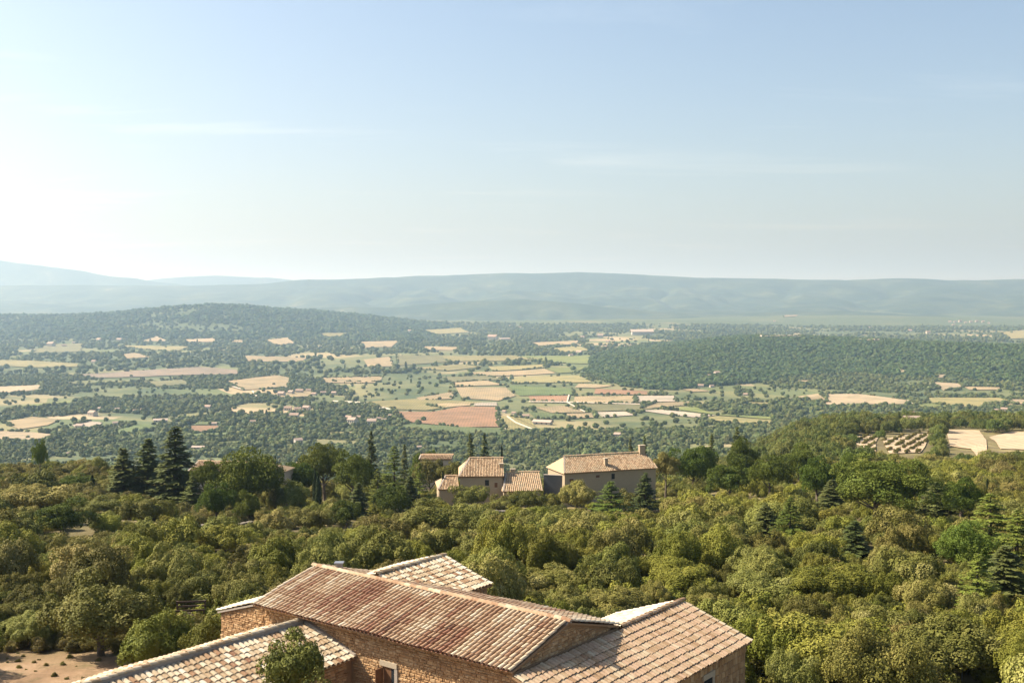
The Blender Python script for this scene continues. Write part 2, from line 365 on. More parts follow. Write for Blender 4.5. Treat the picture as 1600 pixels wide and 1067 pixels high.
M_GREYST = stone_mat('grey_dry_stone', [(0.1, (0.12, 0.10, 0.075)), (0.5, (0.20, 0.17, 0.13)), (0.9, (0.31, 0.27, 0.215))])
M_LIME = stone_mat('lime_mortar', [(0.2, (0.28, 0.235, 0.19)), (0.8, (0.44, 0.38, 0.31))])
M_RENDER = stone_mat('tan_render', [(0.1, (0.30, 0.225, 0.14)), (0.5, (0.40, 0.31, 0.20)), (0.9, (0.50, 0.40, 0.27))], 0.004)
M_PLAIN = stone_mat('pale_house_render', [(0.1, (0.36, 0.30, 0.23)), (0.9, (0.56, 0.49, 0.40))], 0.004)
M_ROOFFAR = stone_mat('valley_roof', [(0.1, (0.26, 0.17, 0.12)), (0.5, (0.38, 0.28, 0.21)), (0.9, (0.52, 0.43, 0.35))], 0.004)
def plain(name, c, rough=0.7, metal=0.0):
    m, nt, p = new_mat(name); cc = mixc(nt, 0.35, c, ramp(nt, [(0.35, (0.55, 0.55, 0.55)), (0.65, (1.2, 1.2, 1.2))], noise(nt, 7, 6, 0.7, pos(nt))).outputs[0], 'MULTIPLY')
    nt.links.new(cc, p.inputs['Base Color']); p.inputs['Roughness'].default_value = rough; p.inputs['Metallic'].default_value = metal; return m
M_SHUTTER = plain('brown_shutter', (0.17, 0.085, 0.04)); M_GLASS = plain('dark_glass', (0.03, 0.035, 0.04), 0.15)
M_ZINC = plain('zinc', (0.30, 0.31, 0.33), 0.45, 0.6); M_RACK = plain('weathered_wood', (0.10, 0.065, 0.045)); M_WHITE = plain('white_lamp', (0.8, 0.8, 0.78), 0.4)
M_GREYW = plain('grey_wall', (0.13, 0.125, 0.115)); M_PATH = plain('pale_track', (0.62, 0.52, 0.38))

# ------------------------------------------------------------------ terrain sheet
# where woods stand, as a function of the ground position
def hill_w(x, y): return sstep(2.5, 6.5, hill_h(x, y))
def ridge_w(x, y): return (1 - sstep(-330, -220, x)) * sstep(3400, 3700, y) * (1 - sstep(4900, 5200, y)) * sstep(.30, .42, fbm(x / 260, y / 300, 57, 4))
def valley_w(x, y):
    left = 1 - sstep(-.22, -.06, x / np.maximum(y, 1)); cen = np.exp(-((x / np.maximum(y, 1) - .02) / .13) ** 2) * sstep(1300, 1500, y)
    near = fbm(x / 170, y / 210, 51, 4) - (.54 - .09 * left + .15 * cen - .08 * (x / np.maximum(y, 1) > .2))
    far = fbm(x / 330, y / 420, 53, 4) - (.45 - .1 * (np.abs(y - 4200) < 900) * (x < -300))
    return np.where(y < 2100, near, far)
def build_terrain():
    X, Y, Z = GRX, GRY, GRZ
    V = np.stack([X, Y, Z], -1).reshape(-1, 3); nr, nc = Y.shape
    i = np.arange(nr - 1)[:, None] * nc + np.arange(nc - 1)[None, :]
    Q = np.stack([i, i + 1, i + nc + 1, i + nc], -1).reshape(-1, 4)
    wd = np.clip(hill_w(X, Y) + ridge_w(X, Y) + sstep(0.0, 0.10, valley_w(X, Y)) + sstep(4300, 5600, Y) * .85, 0, 1).ravel() * sstep(500, 800, Y).ravel()
    o = mobj('ground', raw_mesh('ground', V, Q, [M_GROUND], {'wood': wd}, smooth=True))
    tag(o, 'dry scrubland ground falling away to the wide farmed valley floor', kind='structure')
    return float(Z.min())
ZMIN = build_terrain()

# far mountain ranges: real ridges with spurs and gullies
def ridge(name, label, crest, yc, y0, y1, xr, seed, gully, nx=420, ny=60):
    cu = np.array([c[0] for c in crest], float); cv = np.array([c[1] for c in crest], float)
    cx = (cu - 800) / F * yc; cz = (460 - cv) / F * yc
    xs = np.linspace(*xr, nx); ys = np.concatenate([np.linspace(y0, yc, ny), np.linspace(yc, y1, ny // 3)[1:]])
    X, Y = np.meshgrid(xs, ys)
    top = np.interp(X, cx, cz) + ZC + (fbm(X / 260, Y * 0, seed, 3) - 0.5) * 14
    s = np.where(Y <= yc, (Y - y0) / (yc - y0), 1 - (Y - yc) / (y1 - yc)); s = np.clip(s, 0, 1)
    prof = s ** 1.5
    base = ground(X, Y) - 25
    spur = (np.abs(fbm(X / gully, Y / gully / 2.4, seed + 3, 5) - 0.5) * 2)
    Z = base + (top - base) * prof * (1 - 0.75 * (1 - spur) ** 2.2 * np.sin(np.pi * np.clip(s, 0, 1)) ) + (fbm(X / 120, Y / 120, seed + 5) - 0.5) * 22 * np.sin(np.pi * s)
    V = np.stack([X, Y, Z], -1).reshape(-1, 3); nr, nc = X.shape
    i = np.arange(nr - 1)[:, None] * nc + np.arange(nc - 1)[None, :]
    Q = np.stack([i, i + 1, i + nc + 1, i + nc], -1).reshape(-1, 4)
    o = mobj(name, raw_mesh(name, V, Q, [M_MOUNT], smooth=True)); tag(o, label, kind='structure')
    return float(Z.max())
ZMAX = max(
    ridge('mountain_ridge', 'long flat-topped wooded mountain across the whole horizon', [(-900,446),(0,446),(330,446),(420,443),(470,438),(530,436),(600,433),(680,431),(750,428),(830,427),(900,425),(960,427),(1000,429),(1100,434),(1200,436),(1270,437),(1320,438),(1400,435),(1440,436),(1480,438),(1520,438),(1600,436),(1900,433),(2500,440)], 10000, 5900, 11500, (-9000, 9000), 21, 700, 700, 130),
    ridge('foothills', 'lower wooded foothills in front of the long mountain', [(-900,500),(100,497),(300,492),(420,484),(520,480),(620,480),(720,472),(820,469),(900,475),(1000,485),(1100,491),(1200,489),(1300,486),(1400,490),(1500,495),(1700,498),(2600,500)], 6900, 5500, 7900, (-6000, 6000), 51, 420, 500, 60),
    ridge('mountain', 'pale hazy mountain slope descending from the left edge', [(-900,380),(-300,392),(0,407),(30,412),(60,415),(100,420),(130,424),(150,428),(180,432),(215,435),(240,440),(300,446),(380,452),(600,470),(2600,480)], 13000, 10800, 15000, (-12000, -1500), 31, 1000, 300),
    ridge('distant_mountain', 'faintest far mountain outline above the saddle in the skyline', [(100,450),(200,440),(290,433),(340,431),(420,434),(480,440),(560,455)], 16000, 15200, 17000, (-6500, -1800), 41, 1500, 120))

# ------------------------------------------------------------------ fields traced onto the valley floor
FC = {'t': (0.46, 0.235, 0.135), 'b': (0.50, 0.37, 0.215), 'g': (0.125, 0.185, 0.05), 'l': (0.23, 0.27, 0.07), 'y': (0.37, 0.315, 0.125), 'w': (0.60, 0.50, 0.41), 'o': (0.22, 0.205, 0.09), 's': (0.62, 0.47, 0.31), 'm': (0.30, 0.22, 0.17)}
FN = {'t': 'terracotta ploughed', 'b': 'beige stubble', 'g': 'green vineyard', 'l': 'lime green', 'y': 'yellow dry grass', 'w': 'whitish bare', 'o': 'olive fallow', 's': 'sandy', 'm': 'brown ploughed'}
FIELDS = [
 ('t',[(620,644),(678,644),(720,636),(776,637),(781,668),(716,668),(640,660)]),('g',[(625,665),(640,663),(782,671),(783,680),(705,677),(630,672)]),
 ('y',[(776,651),(800,651),(838,671),(790,673)]),('b',[(650,622),(712,612),(705,624),(655,626)]),('y',[(562,629),(650,624),(712,627),(757,629),(665,642),(616,640)]),
 ('b',[(712,606),(790,606),(806,619),(778,627),(722,623)]),('g',[(793,603),(893,608),(900,618),(811,619)]),('t',[(826,620),(890,619),(886,629),(830,628)]),
 ('b',[(898,620),(990,619),(992,631),(896,631)]),('t',[(931,608),(1013,612),(1012,618),(928,616)]),('w',[(992,619),(1053,619),(1055,628),(995,629)]),
 ('o',[(898,632),(994,632),(1022,640),(924,644)]),('b',[(834,637),(882,635),(918,645),(862,646)]),('g',[(826,644),(882,648),(886,654),(838,656)]),
 ('b',[(885,647),(924,646),(929,653),(890,655)]),('w',[(931,645),(980,644),(995,649),(942,653)]),('w',[(1000,642),(1034,641),(1054,643),(1120,650),(1086,653),(1054,650)]),
 ('l',[(1060,637),(1088,637),(1105,644),(1120,648),(1206,652),(1206,656),(1122,649),(1062,641)]),('y',[(1097,653),(1122,651),(1206,657),(1204,662),(1165,663),(1105,656)]),
 ('b',[(1024,630),(1082,629),(1088,633),(1056,635),(1000,640)]),('y',[(690,557),(800,556),(860,562),(700,566)]),('l',[(808,557),(924,556),(920,569),(868,568)]),
 ('b',[(725,583),(850,577),(868,584),(762,588)]),('b',[(706,599),(759,595),(789,602),(710,605)]),('y',[(762,573),(850,570),(852,575),(770,580)]),('l',[(853,576),(924,572),(898,582),(872,584)]),
 ('b',[(562,535),(624,533),(612,543),(571,544)]),('b',[(661,542),(717,543),(710,548),(665,547)]),('b',[(568,563),(609,558),(616,573),(575,574)]),('b',[(500,591),(594,589),(586,599),(508,599)]),
 ('o',[(620,556),(690,556),(700,566),(622,572)]),('y',[(640,576),(720,570),(755,574),(700,580)]),('y',[(800,590),(905,588),(925,598),(800,600)]),('b',[(905,600),(960,603),(930,607),(898,606)]),
 ('o',[(690,590),(760,588),(790,594),(706,598)]),('w',[(742,630),(776,629),(777,635),(740,635)]),('b',[(660,633),(735,629),(735,634),(690,638)]),('y',[(800,651),(826,655),(838,668),(815,658)]),
 ('m',[(120,586),(312,574),(375,579),(370,585),(250,588),(155,591)]),('o',[(215,597),(287,594),(295,601),(240,605)]),('s',[(-20,606),(66,602),(64,609),(25,614),(-20,615)]),
 ('b',[(350,597),(430,587),(455,591),(450,606),(382,610)]),('l',[(27,635),(110,627),(112,631),(37,637)]),('b',[(5,660),(50,652),(95,656),(75,665),(30,672)]),
 ('s',[(-30,673),(50,676),(85,680),(82,687),(15,689),(-30,684)]),('w',[(112,665),(140,659),(160,661),(150,670),(120,670)]),('g',[(175,675),(212,664),(240,664),(250,672),(180,679)]),
 ('t',[(299,666),(346,666),(345,672),(307,676),(299,675)]),('g',[(307,660),(345,659),(346,664),(305,664)]),('g',[(287,679),(360,676),(358,680),(300,682)]),('l',[(337,692),(382,689),(370,696),(345,696)]),
 ('b',[(490,592),(597,590),(595,597),(525,597)]),('b',[(420,616),(490,611),(485,620),(440,622)]),('y',[(502,677),(555,675),(550,679),(510,681)]),('o',[(490,687),(565,690),(550,697),(495,696)]),
 ('s',[(222,534),(245,526),(262,534)]),('s',[(290,531),(335,529),(336,535),(295,535)]),('b',[(363,532),(381,532),(381,536),(363,536)]),('y',[(175,540),(295,542),(275,550),(212,545)]),
 ('b',[(190,555),(210,552),(235,559),(195,561)]),('y',[(-20,562),(62,565),(122,569),(120,574),(50,575),(-20,572)]),('o',[(75,539),(130,537),(125,550),(50,552)]),('b',[(380,556),(480,560),(470,566),(385,565)]),
 ('s',[(1290,617),(1338,616),(1420,626),(1412,632),(1290,633)]),('y',[(1450,622),(1562,622),(1580,627),(1546,631),(1525,637),(1487,635),(1457,630)]),('l',[(1435,631),(1457,631),(1485,636),(1440,639)]),
 ('s',[(1457,586),(1475,586),(1489,588),(1468,591)]),('s',[(1460,598),(1499,600),(1506,604),(1474,611)]),('b',[(1506,605),(1562,606),(1562,610),(1515,610)]),('s',[(1398,577),(1418,579),(1410,584)]),
 ('b',[(1066,609),(1086,608),(1112,612),(1082,613)]),('y',[(1169,629),(1206,630),(1202,633),(1178,632)]),('b',[(1259,622),(1288,620),(1290,626),(1270,626)]),('b',[(1242,595),(1274,595),(1262,598)]),
 ('s',[(1565,624),(1640,626),(1640,634),(1585,632)]),
 ('y',[(660,516),(720,513),(735,520),(680,523)]),('b',[(830,536),(905,533),(900,538),(840,541)]),('y',[(860,545),(905,542),(925,548),(880,551)]),('b',[(415,532),(450,528),(462,537),(430,541)]),
 ('y',[(1565,520),(1620,515),(1640,528),(1580,530)]),('b',[(1220,490),(1252,489),(1245,495),(1225,496)]),('y',[(500,521),(545,521),(530,527),(505,526)]),
]
NEAR_FIELDS = [
 ('s',[(1329,682),(1375,681),(1368,693),(1369,706),(1351,701),(1336,693)]),('s',[(1379,688),(1438,676),(1458,675),(1453,686),(1438,708),(1390,710)]),
 ('s',[(1478,672),(1530,673),(1541,688),(1543,712),(1528,715),(1517,702),(1484,697)]),('s',[(1545,684),(1578,675),(1640,676),(1640,704),(1563,702),(1556,691)])]
def in_poly(px, py, poly):
    inside = np.zeros(np.shape(px), bool); n = len(poly)
    for i in range(n):
        x0, y0 = poly[i]; x1, y1 = poly[(i + 1) % n]
        c = ((y0 > py) != (y1 > py)) & (px < (x1 - x0) * (py - y0) / ((y1 - y0) if y1 != y0 else 1e-9) + x0)
        inside ^= c
    return inside
LANDV = [(700,655,'the big terracotta field'),(800,640,'the tree-ringed farm in the valley'),(960,640,'the white fields in mid valley'),(860,610,'the green vineyard square'),(470,620,'the valley village'),
         (580,655,'the houses in the wooded strip'),(270,580,'the long brown field on the left'),(330,668,'the small terracotta patch on the left'),(40,680,'the sandy field at the left edge'),(330,500,'the rounded left hill'),
         (1150,655,'the tapering pale field'),(1220,530,'the crest of the wooded right hill'),(1250,610,'the foot of the wooded right hill'),(1500,625,'the yellow field at far right'),(1440,690,'the terraced sandy rows'),
         (930,535,'the pale sheds in the far valley'),(780,530,'the long far sheds'),(1520,505,'the far hillside village'),(150,640,'the scattered white houses on the left'),(700,560,'the far yellow strips')]
def where(u, v, land):
    b = min(land, key=lambda l: ((u - l[0]) / 1.6) ** 2 + (v - l[1]) ** 2)
    du, dv = u - b[0], v - b[1]
    if abs(du) < 14 and abs(dv) < 9: return 'at ' + b[2]
    if abs(du) > 1.5 * abs(dv): return ('right of ' if du > 0 else 'left of ') + b[2]
    return ('below ' if dv > 0 else 'above ') + b[2]
ORD = ['first', 'second', 'third', 'fourth', 'fifth', 'sixth', 'seventh', 'eighth', 'ninth', 'tenth', 'eleventh', 'twelfth', 'thirteenth', 'fourteenth', 'fifteenth', 'sixteenth', 'seventeenth', 'eighteenth', 'nineteenth', 'twentieth',
       'twenty-first', 'twenty-second', 'twenty-third', 'twenty-fourth', 'twenty-fifth', 'twenty-sixth', 'twenty-seventh', 'twenty-eighth', 'twenty-ninth', 'thirtieth']
def unique_labels(items):
    """items: [(obj, u, text)] -> an ordinal from the left where the same text fits several"""
    d = {}
    for it in items: d.setdefault(it[2], []).append(it)
    for txt, L in d.items():
        if len(L) == 1: L[0][0]['label'] = txt; continue
        L.sort(key=lambda i: i[1])
        for k, it in enumerate(L): it[0]['label'] = txt + ', ' + (ORD[k] + ' from left' if k < len(ORD) else 'far right')
def drape(name, poly, ymin, color, mat, lift0, liftk, cuts=3):
    pts = [hit(u, v, ymin) for u, v in poly]
    bm = bmesh.new(); vs_ = [bm.verts.new((x, y, 0)) for x, y in pts]
    try: bm.faces.new(vs_)
    except ValueError: bm.free(); return None
    bmesh.ops.triangulate(bm, faces=bm.faces[:])
    bmesh.ops.subdivide_edges(bm, edges=bm.edges[:], cuts=cuts, use_grid_fill=True)
    for v in bm.verts: v.co.z = gz(v.co.x, v.co.y) + lift0 + liftk * v.co.y
    bmesh.ops.recalc_face_normals(bm, faces=bm.faces[:])
    if sum(f.normal.z for f in bm.faces) < 0: bmesh.ops.reverse_faces(bm, faces=bm.faces[:])
    me = bpy.data.meshes.new(name); bm.to_mesh(me); bm.free(); me.materials.append(mat)
    o = mobj(name, me); o.color = (*color, 1); return o
rng0 = random.Random(4)
flab = []
for code, poly in FIELDS + NEAR_FIELDS:
    near = (code, poly) in NEAR_FIELDS
    k = rng0.uniform(0.55, 0.80); c = tuple(0.80 * x * k + 0.20 * y_ for x, y_ in zip(FC[code], (0.20, 0.19, 0.09)))
    if near: c = tuple(q * .72 for q in FC[code])
    o = drape('field', poly, 230 if near else 850, c, M_FIELD, 0.25 if near else 0.3, 0.0 if near else 0.0005, 9 if near else 3)
    if o is None: continue
    o['kind'] = 'structure'; u = sum(p[0] for p in poly) / len(poly); v = sum(p[1] for p in poly) / len(poly)
    flab.append((o, u, FN[code] + ' field ' + where(u, v, LANDV)))
def path_poly(line, w):
    L = []; R = []
    for i, (u, v) in enumerate(line):
        a = line[max(i - 1, 0)]; b = line[min(i + 1, len(line) - 1)]
        d = math.hypot(b[0] - a[0], b[1] - a[1]); nx, ny = -(b[1] - a[1]) / d, (b[0] - a[0]) / d
        L.append((u + nx * w, v + ny * w * 0.6)); R.append((u - nx * w, v - ny * w * 0.6))
    return L + R[::-1]
PATHS = [([(889,618),(886,630),(900,638),(914,645)],1.2),([(778,651),(779,660),(790,672)],0.9),([(792,652),(806,662),(834,673)],1.6),([(1538,589),(1544,602)],1.8),([(1418,627),(1429,634)],2.2),([(394,612),(403,623)],1.6),([(345,600),(366,606),(380,610)],1.2),([(1022,690),(1032,682)],2.5),([(620,643),(562,630),(520,628)],1.0),([(826,629),(900,630),(1000,633)],0.9),([(435,680),(448,694)],1.6)]
for line, w in PATHS:
    o = drape('path', path_poly(line, w), 850, (1, 1, 1), M_PATH, 0.7, 0.0007, 2)
    if o: o['kind'] = 'structure'; flab.append((o, line[0][0], 'pale dirt track ' + where(line[0][0], line[0][1], LANDV)))
unique_labels(flab)

# ------------------------------------------------------------------ the stone farmhouse: frame (p along the main ridge towards us, q across, z up)
ZE = 4.0
DD = np.array([0.0, 38.08, 0.0]); MM = np.array([0.7897, -0.6135, 0.0]); GG = np.array([0.6135, 0.7897, 0.0])
def W(p, q, z): return Vector(DD + MM * p + GG * q) + Vector((0, 0, z))
mV, gV, zV = Vector(MM), Vector(GG), Vector((0, 0, 1))
PITCH = 0.215
def tile_shell(r0, r1, L, lift, segs=6, thick=0.014, down=False, kz=0.78):
    V = []; Fc = []
    for y, r, z in ((0.0, r0, lift), (L, r1, 0.0)):
        for i in range(segs + 1):
            a = math.pi * (0.04 + 0.92 * i / segs)
            V.append((-r * math.cos(a), y, z + (r * math.sin(a) * kz) * (-1 if down else 1)))
    n = segs + 1
    for i in range(segs): Fc.append((i, i + 1, n + i + 1, n + i))
    b = len(V)
    if not down:
        for i in range(segs + 1):
            a = math.pi * (0.04 + 0.92 * i / segs); r = r0 - thick
            V.append((-r * math.cos(a), 0.004, lift + r * math.sin(a) * kz - 0.002))
        for i in range(segs): Fc.append((i, b + i, b + i + 1, i + 1))
    return np.array(V), np.array(Fc)
TV, TF = tile_shell(0.080, 0.070, 0.42, 0.03, kz=0.95)
TVW, TFW = tile_shell(0.108, 0.096, 0.42, 0.032, kz=0.66)
CV, CF = tile_shell(0.075, 0.09, 0.42, 0.02, 4, down=True)
RV, RF = tile_shell(0.15, 0.13, 0.44, 0.03, 7, 0.02)
def frame(O, a, s):
    n = a.cross(s).normalized()
    if n.z < 0: n = -n
    return Matrix(((a.x, s.x, n.x, O.x), (a.y, s.y, n.y, O.y), (a.z, s.z, n.z, O.z), (0, 0, 0, 1)))
def tile_slope(rg, O, a, s, Wd, L, clip=None, pitch=PITCH, expo=0.335, tone=lambda r: r.random(), rake_pale=True, colmix=0.0, chan=0.42):
    """covers and channels of one roof slope; a along the eave, s up the slope"""
    cov = []; chn = []
    n = max(2, int(round(Wd / pitch))); pt = Wd / n; m = max(1, int(round((L - 0.1) / expo))); ex = (L - 0.1) / m
    off = [rg.uniform(-0.05, 0.05) for _ in range(n)]
    streak = [rg.gauss(0, 0.10) for _ in range(n)]; coltone = [tone(rg) for _ in range(n)]
    for i in range(n):
        for j in range(m):
            x = (i + 0.5) * pt; y = j * ex - 0.05
            if clip and clip(x, y): continue
            t = min(max(tone(rg) * (1 - colmix) + coltone[i] * colmix + streak[i] * 0.5 + (vnoise(x * .9, y * .9, 71) - .5) * .55 * (colmix > 0), 0), 1)
            if rake_pale and i in (0, n - 1): t = min(1, 0.45 * t + 0.6)
            O_ = O + zV * ((vnoise(np.array([x * .45]), np.array([y * .6 + O.x]), 73)[0] - .5) * .07)
            P = O_ + a * (x + rg.uniform(-.008, .008)) + s * (y + off[i] * 0.4 + rg.uniform(-.008, .008))
            M = frame(P, a, s) @ Matrix.Rotation(rg.uniform(-.035, .035), 4, 'Z') @ Matrix.Rotation(rg.uniform(-.012, .012), 4, 'X') @ Matrix.Translation((0, 0, 0.055)) @ Matrix.Scale(rg.uniform(.96, 1.04), 4)
            cov.append((M, t))
            if i < n - 1:
                P2 = O_ + a * ((i + 1) * pt) + s * (y - 0.02)
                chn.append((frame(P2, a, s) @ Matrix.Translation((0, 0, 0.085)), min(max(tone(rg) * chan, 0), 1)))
    return cov, chn
def inst_mesh(name, parts, mat):
    """join transformed copies: parts = [(V, F, [(M, tone)])]"""
    Vs = []; Fs = []; Ts = []; b = 0
    for V, Fq, L in parts:
        if not L: continue
        Ms = np.array([[list(r) for r in M] for M, _ in L]); k = len(V)
        w = np.einsum('nij,vj->nvi', Ms[:, :3, :3], V) + Ms[:, None, :3, 3]
        Vs.append(w.reshape(-1, 3)); Fs.append((Fq[None] + (b + np.arange(len(L)) * k)[:, None, None]).reshape(-1, Fq.shape[1])); b += len(L) * k
        Ts.append(np.repeat([t for _, t in L], k))
    return raw_mesh(name, np.concatenate(Vs), np.concatenate(Fs), [mat], {'tone': np.concatenate(Ts)})
def ridge_line(rg, roof, A, B, mat, me, scale=1.0, tone0=0.72):
    d = (B - A); L = d.length; d.normalize(); side = d.cross(zV).normalized(); n = max(2, int(L / (0.36 * scale)))
    for i in range(n):
        P = A + d * (L * i / n); M = frame(P, -side if (-side).cross(d).z > 0 else side, d) @ Matrix.Rotation(rg.uniform(-.04, .04), 4, 'Z') @ Matrix.Scale(scale * rg.uniform(.96, 1.05), 4)
        o = bpy.data.objects.new('ridge_tile', me); COL.objects.link(o); o.parent = roof; o.matrix_basis = M; o['tone'] = min(1.0, tone0 + rg.uniform(-.2, .28))
def place_tiles(groups, n_single):
    wide = lambda mat: (TV, TF) if mat is M_TILE_MAIN else (TVW, TFW)
    """groups: [(roof object, mat, single mesh, covers, channels)]; the n_single covers that show largest become parts of their own"""
    allc = []
    for gi, (_, _, _, cov, _) in enumerate(groups):
        for k, (M, t) in enumerate(cov):
            x, y, z = M.translation; u, v = proj(x, y, z)
            if -5 < u < 1605 and v < 1072:
                n = M.to_3x3() @ Vector((0, 0, 1)); view = Vector((0, 0, ZC)) - M.translation
                f = n.dot(view.normalized())
                if f > 0.05: allc.append((f / view.length_squared, gi, k))
    allc.sort(reverse=True); pick = {}
    for _, gi, k in allc[:n_single]: pick.setdefault(gi, set()).add(k)
    for gi, (roof, mat, me, cov, chn) in enumerate(groups):
        sel = pick.get(gi, set())
        for k in sel:
            o = bpy.data.objects.new('tile', me); COL.objects.link(o); o.parent = roof; o.matrix_basis = cov[k][0]; o['tone'] = cov[k][1]
        rest = [c for k, c in enumerate(cov) if k not in sel]
        s = mobj('tiling', inst_mesh('tiling', [(*wide(mat), rest), (CV, CF, chn)], mat), roof, False); s['kind'] = 'stuff'
def shared(V, Fq, mat): return raw_mesh('tile', V, Fq, [mat], {'tone': np.zeros(len(V))})
def stones(rg, name, parent, O, a, up, outw, Wd, H, inside, mat, hmin=0.065, hmax=0.145):
    """rubble masonry face: each stone its own chamfered block proud of the mortar"""
    mb = MB(); z = 0.0
    while z < H:
        h = rg.uniform(hmin, hmax); x = -rg.uniform(0, 0.2)
        while x < Wd:
            w = rg.uniform(0.08, 0.30); cx, cz = x + w / 2, z + h / 2
            if inside(cx, cz) and x > -0.05 and x + w < Wd + 0.05:
                g = 0.007; j = lambda k=0.012: rg.uniform(-k, k); pr = rg.uniform(0.012, 0.05)
                x0, x1, z0, z1 = x + g, x + w - g, z + g, z + h - g
                bk = [(x0 + j(), z0 + j()), (x1 + j(), z0 + j()), (x1 + j(), z1 + j()), (x0 + j(), z1 + j())]; ins = 0.016
                fr = [(bk[0][0] + ins, bk[0][1] + ins), (bk[1][0] - ins, bk[1][1] + ins), (bk[2][0] - ins, bk[2][1] - ins), (bk[3][0] + ins, bk[3][1] - ins)]
                P = [O + a * px + up * pz + outw * 0.002 for px, pz in bk] + [O + a * px + up * pz + outw * (pr + j(0.006)) for px, pz in fr]
                mb.hexa(P, rg.random())
            x += w
        z += h
    o = mb.build(name, mat, parent); o['kind'] = 'stuff'; return o
def roof_deck(name, parent, pts, mat, th=0.07):
    mb = MB(); n = (Vector(pts[1]) - Vector(pts[0])).cross(Vector(pts[2]) - Vector(pts[0])).normalized()
    if n.z < 0: n = -n
    mb.slab(pts, -n * th); return mb.build(name, mat, parent)

house = empty('stone_farmhouse', W(-5, 3.4, 0.0))
tag(house, 'ochre stone farmhouse with brown tiled main roof and lower right wing', 'house')
rg = random.Random(11)
groups = []
me_main, me_wing, me_low = shared(TV, TF, M_TILE_MAIN), shared(TVW, TFW, M_TILE_WING), shared(TVW, TFW, M_TILE_LOW)
rm_main, rm_wing, rm_low = shared(RV, RF, M_TILE_MAIN), shared(RV, RF, M_TILE_WING), shared(RV, RF, M_TILE_LOW)
ZR = 4.93; HWD = 3.44; LEN = 13.8; rise = ZR - ZE
sl = Vector(gV * HWD + zV * rise).normalized(); SL = math.hypot(HWD, rise)
# walls of the main block (a solid shell), openings cut by frames set proud of dark recesses
wall = MB()
wall.slab([W(-.12, .46, 0), W(-.12, 6.42, 0), W(-.12, 6.42, ZE + .02), W(-.12, 3.44, ZR - .09), W(-.12, .46, ZE + .02)], mV * -13.5)
wo_main = wall.build('wall', M_MORTAR, house)
roof = roof_deck('main_roof', house, [W(-LEN, 0, ZE), W(0, 0, ZE), W(0, HWD, ZR), W(-LEN, HWD, ZR)], M_MORTAR)
tone_main = lambda r: min(max(r.choice([0.3, 0.5, 0.6, 0.68, 0.74, 0.8, 0.88]) + r.uniform(-.08, .08), 0), 1)
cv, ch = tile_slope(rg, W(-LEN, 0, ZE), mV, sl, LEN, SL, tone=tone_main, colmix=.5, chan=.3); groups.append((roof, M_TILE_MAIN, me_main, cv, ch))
mo = MB(); mo.slab([W(-LEN, HWD - .16, ZR - .02), W(0, HWD - .16, ZR - .02), W(0, HWD, ZR + .1), W(-LEN, HWD, ZR + .1)], (0, 0, -.05)); mo.slab([W(-LEN, HWD + .16, ZR - .02), W(0, HWD + .16, ZR - .02), W(0, HWD + .001, ZR + .1), W(-LEN, HWD + .001, ZR + .1)], (0, 0, -.05))
mo.build('ridge_mortar', M_LIME, roof)
ridge_line(rg, roof, W(-LEN - .05, HWD, ZR + .06), W(.03, HWD, ZR + .06), M_TILE_MAIN, rm_main, 0.9, 0.62)
roof2 = roof_deck('main_roof', house, [W(-LEN, 2 * HWD, ZE), W(0, 2 * HWD, ZE), W(0, HWD, ZR - .003), W(-LEN, HWD, ZR - .003)], M_MORTAR)
sl2 = Vector(gV * -HWD + zV * rise).normalized()
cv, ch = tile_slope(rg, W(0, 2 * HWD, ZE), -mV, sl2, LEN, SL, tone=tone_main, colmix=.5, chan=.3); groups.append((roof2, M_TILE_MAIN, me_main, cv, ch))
# long left wall masonry with its window, and the lean-to beyond the far gable
def in_main(x, z): return z < ZE - .12 and not (7.0 < x < 7.62 and z < 2.95)
stones(rg, 'masonry', wo_main, W(-13.6, .46, .7), mV, zV, -gV, 13.45, 3.3, lambda x, z: in_main(x, z + .7) and not (2.4 < x < 5.4 and z + .7 < 3.6 - abs(x - 2.6) * 0.3), M_STONE)
stones(rg, 'masonry', wo_main, W(-.12, .46, ZE - .35), gV, zV, mV, 5.96, 1.3, lambda x, z: z + ZE - .35 < ZE - .10 + (1 - abs(x - 2.98) / 2.98) * (rise - .12), M_STONE)
win = MB(); win.slab([W(-6.62, .44, 1.1), W(-6.0, .44, 1.1), W(-6.0, .44, 2.78), W(-6.62, .44, 2.78)], gV * .004)
wn_o = win.build('window', M_SHUTTER, house)
f_ = MB(); f_.slab([W(-6.18, .436, 1.1), W(-6.02, .436, 1.1), W(-6.02, .436, 2.74), W(-6.18, .436, 2.74)], gV * .003); f_.build('pane', M_GLASS, wn_o)
f_ = MB(); f_.slab([W(-6.75, .38, 2.78), W(-5.85, .38, 2.78), W(-5.85, .38, 2.98), W(-6.75, .38, 2.98)], gV * .2); f_.build('lintel', M_PALE, wn_o)
f_ = MB(); f_.slab([W(-5.98, .39, 1.0), W(-5.83, .39, 1.0), W(-5.83, .39, 2.78), W(-5.98, .39, 2.78)], gV * .2); f_.build('jamb', M_LIME, wn_o)
f_ = MB(); f_.slab([W(-6.62, .42, 1.1), W(-6.58, .42, 1.1), W(-6.58, .42, 2.72), W(-6.62, .42, 2.72)], gV * -.42); f_.build('shutter', M_SHUTTER, wn_o)
f_ = MB(); f_.slab([W(-4.1, -.1, 2.22), W(-3.0, -.1, 2.22), W(-3.0, .3, 2.38), W(-4.1, .3, 2.38)], (0, 0, -.08)); f_.build('door_canopy', M_ZINC, house)
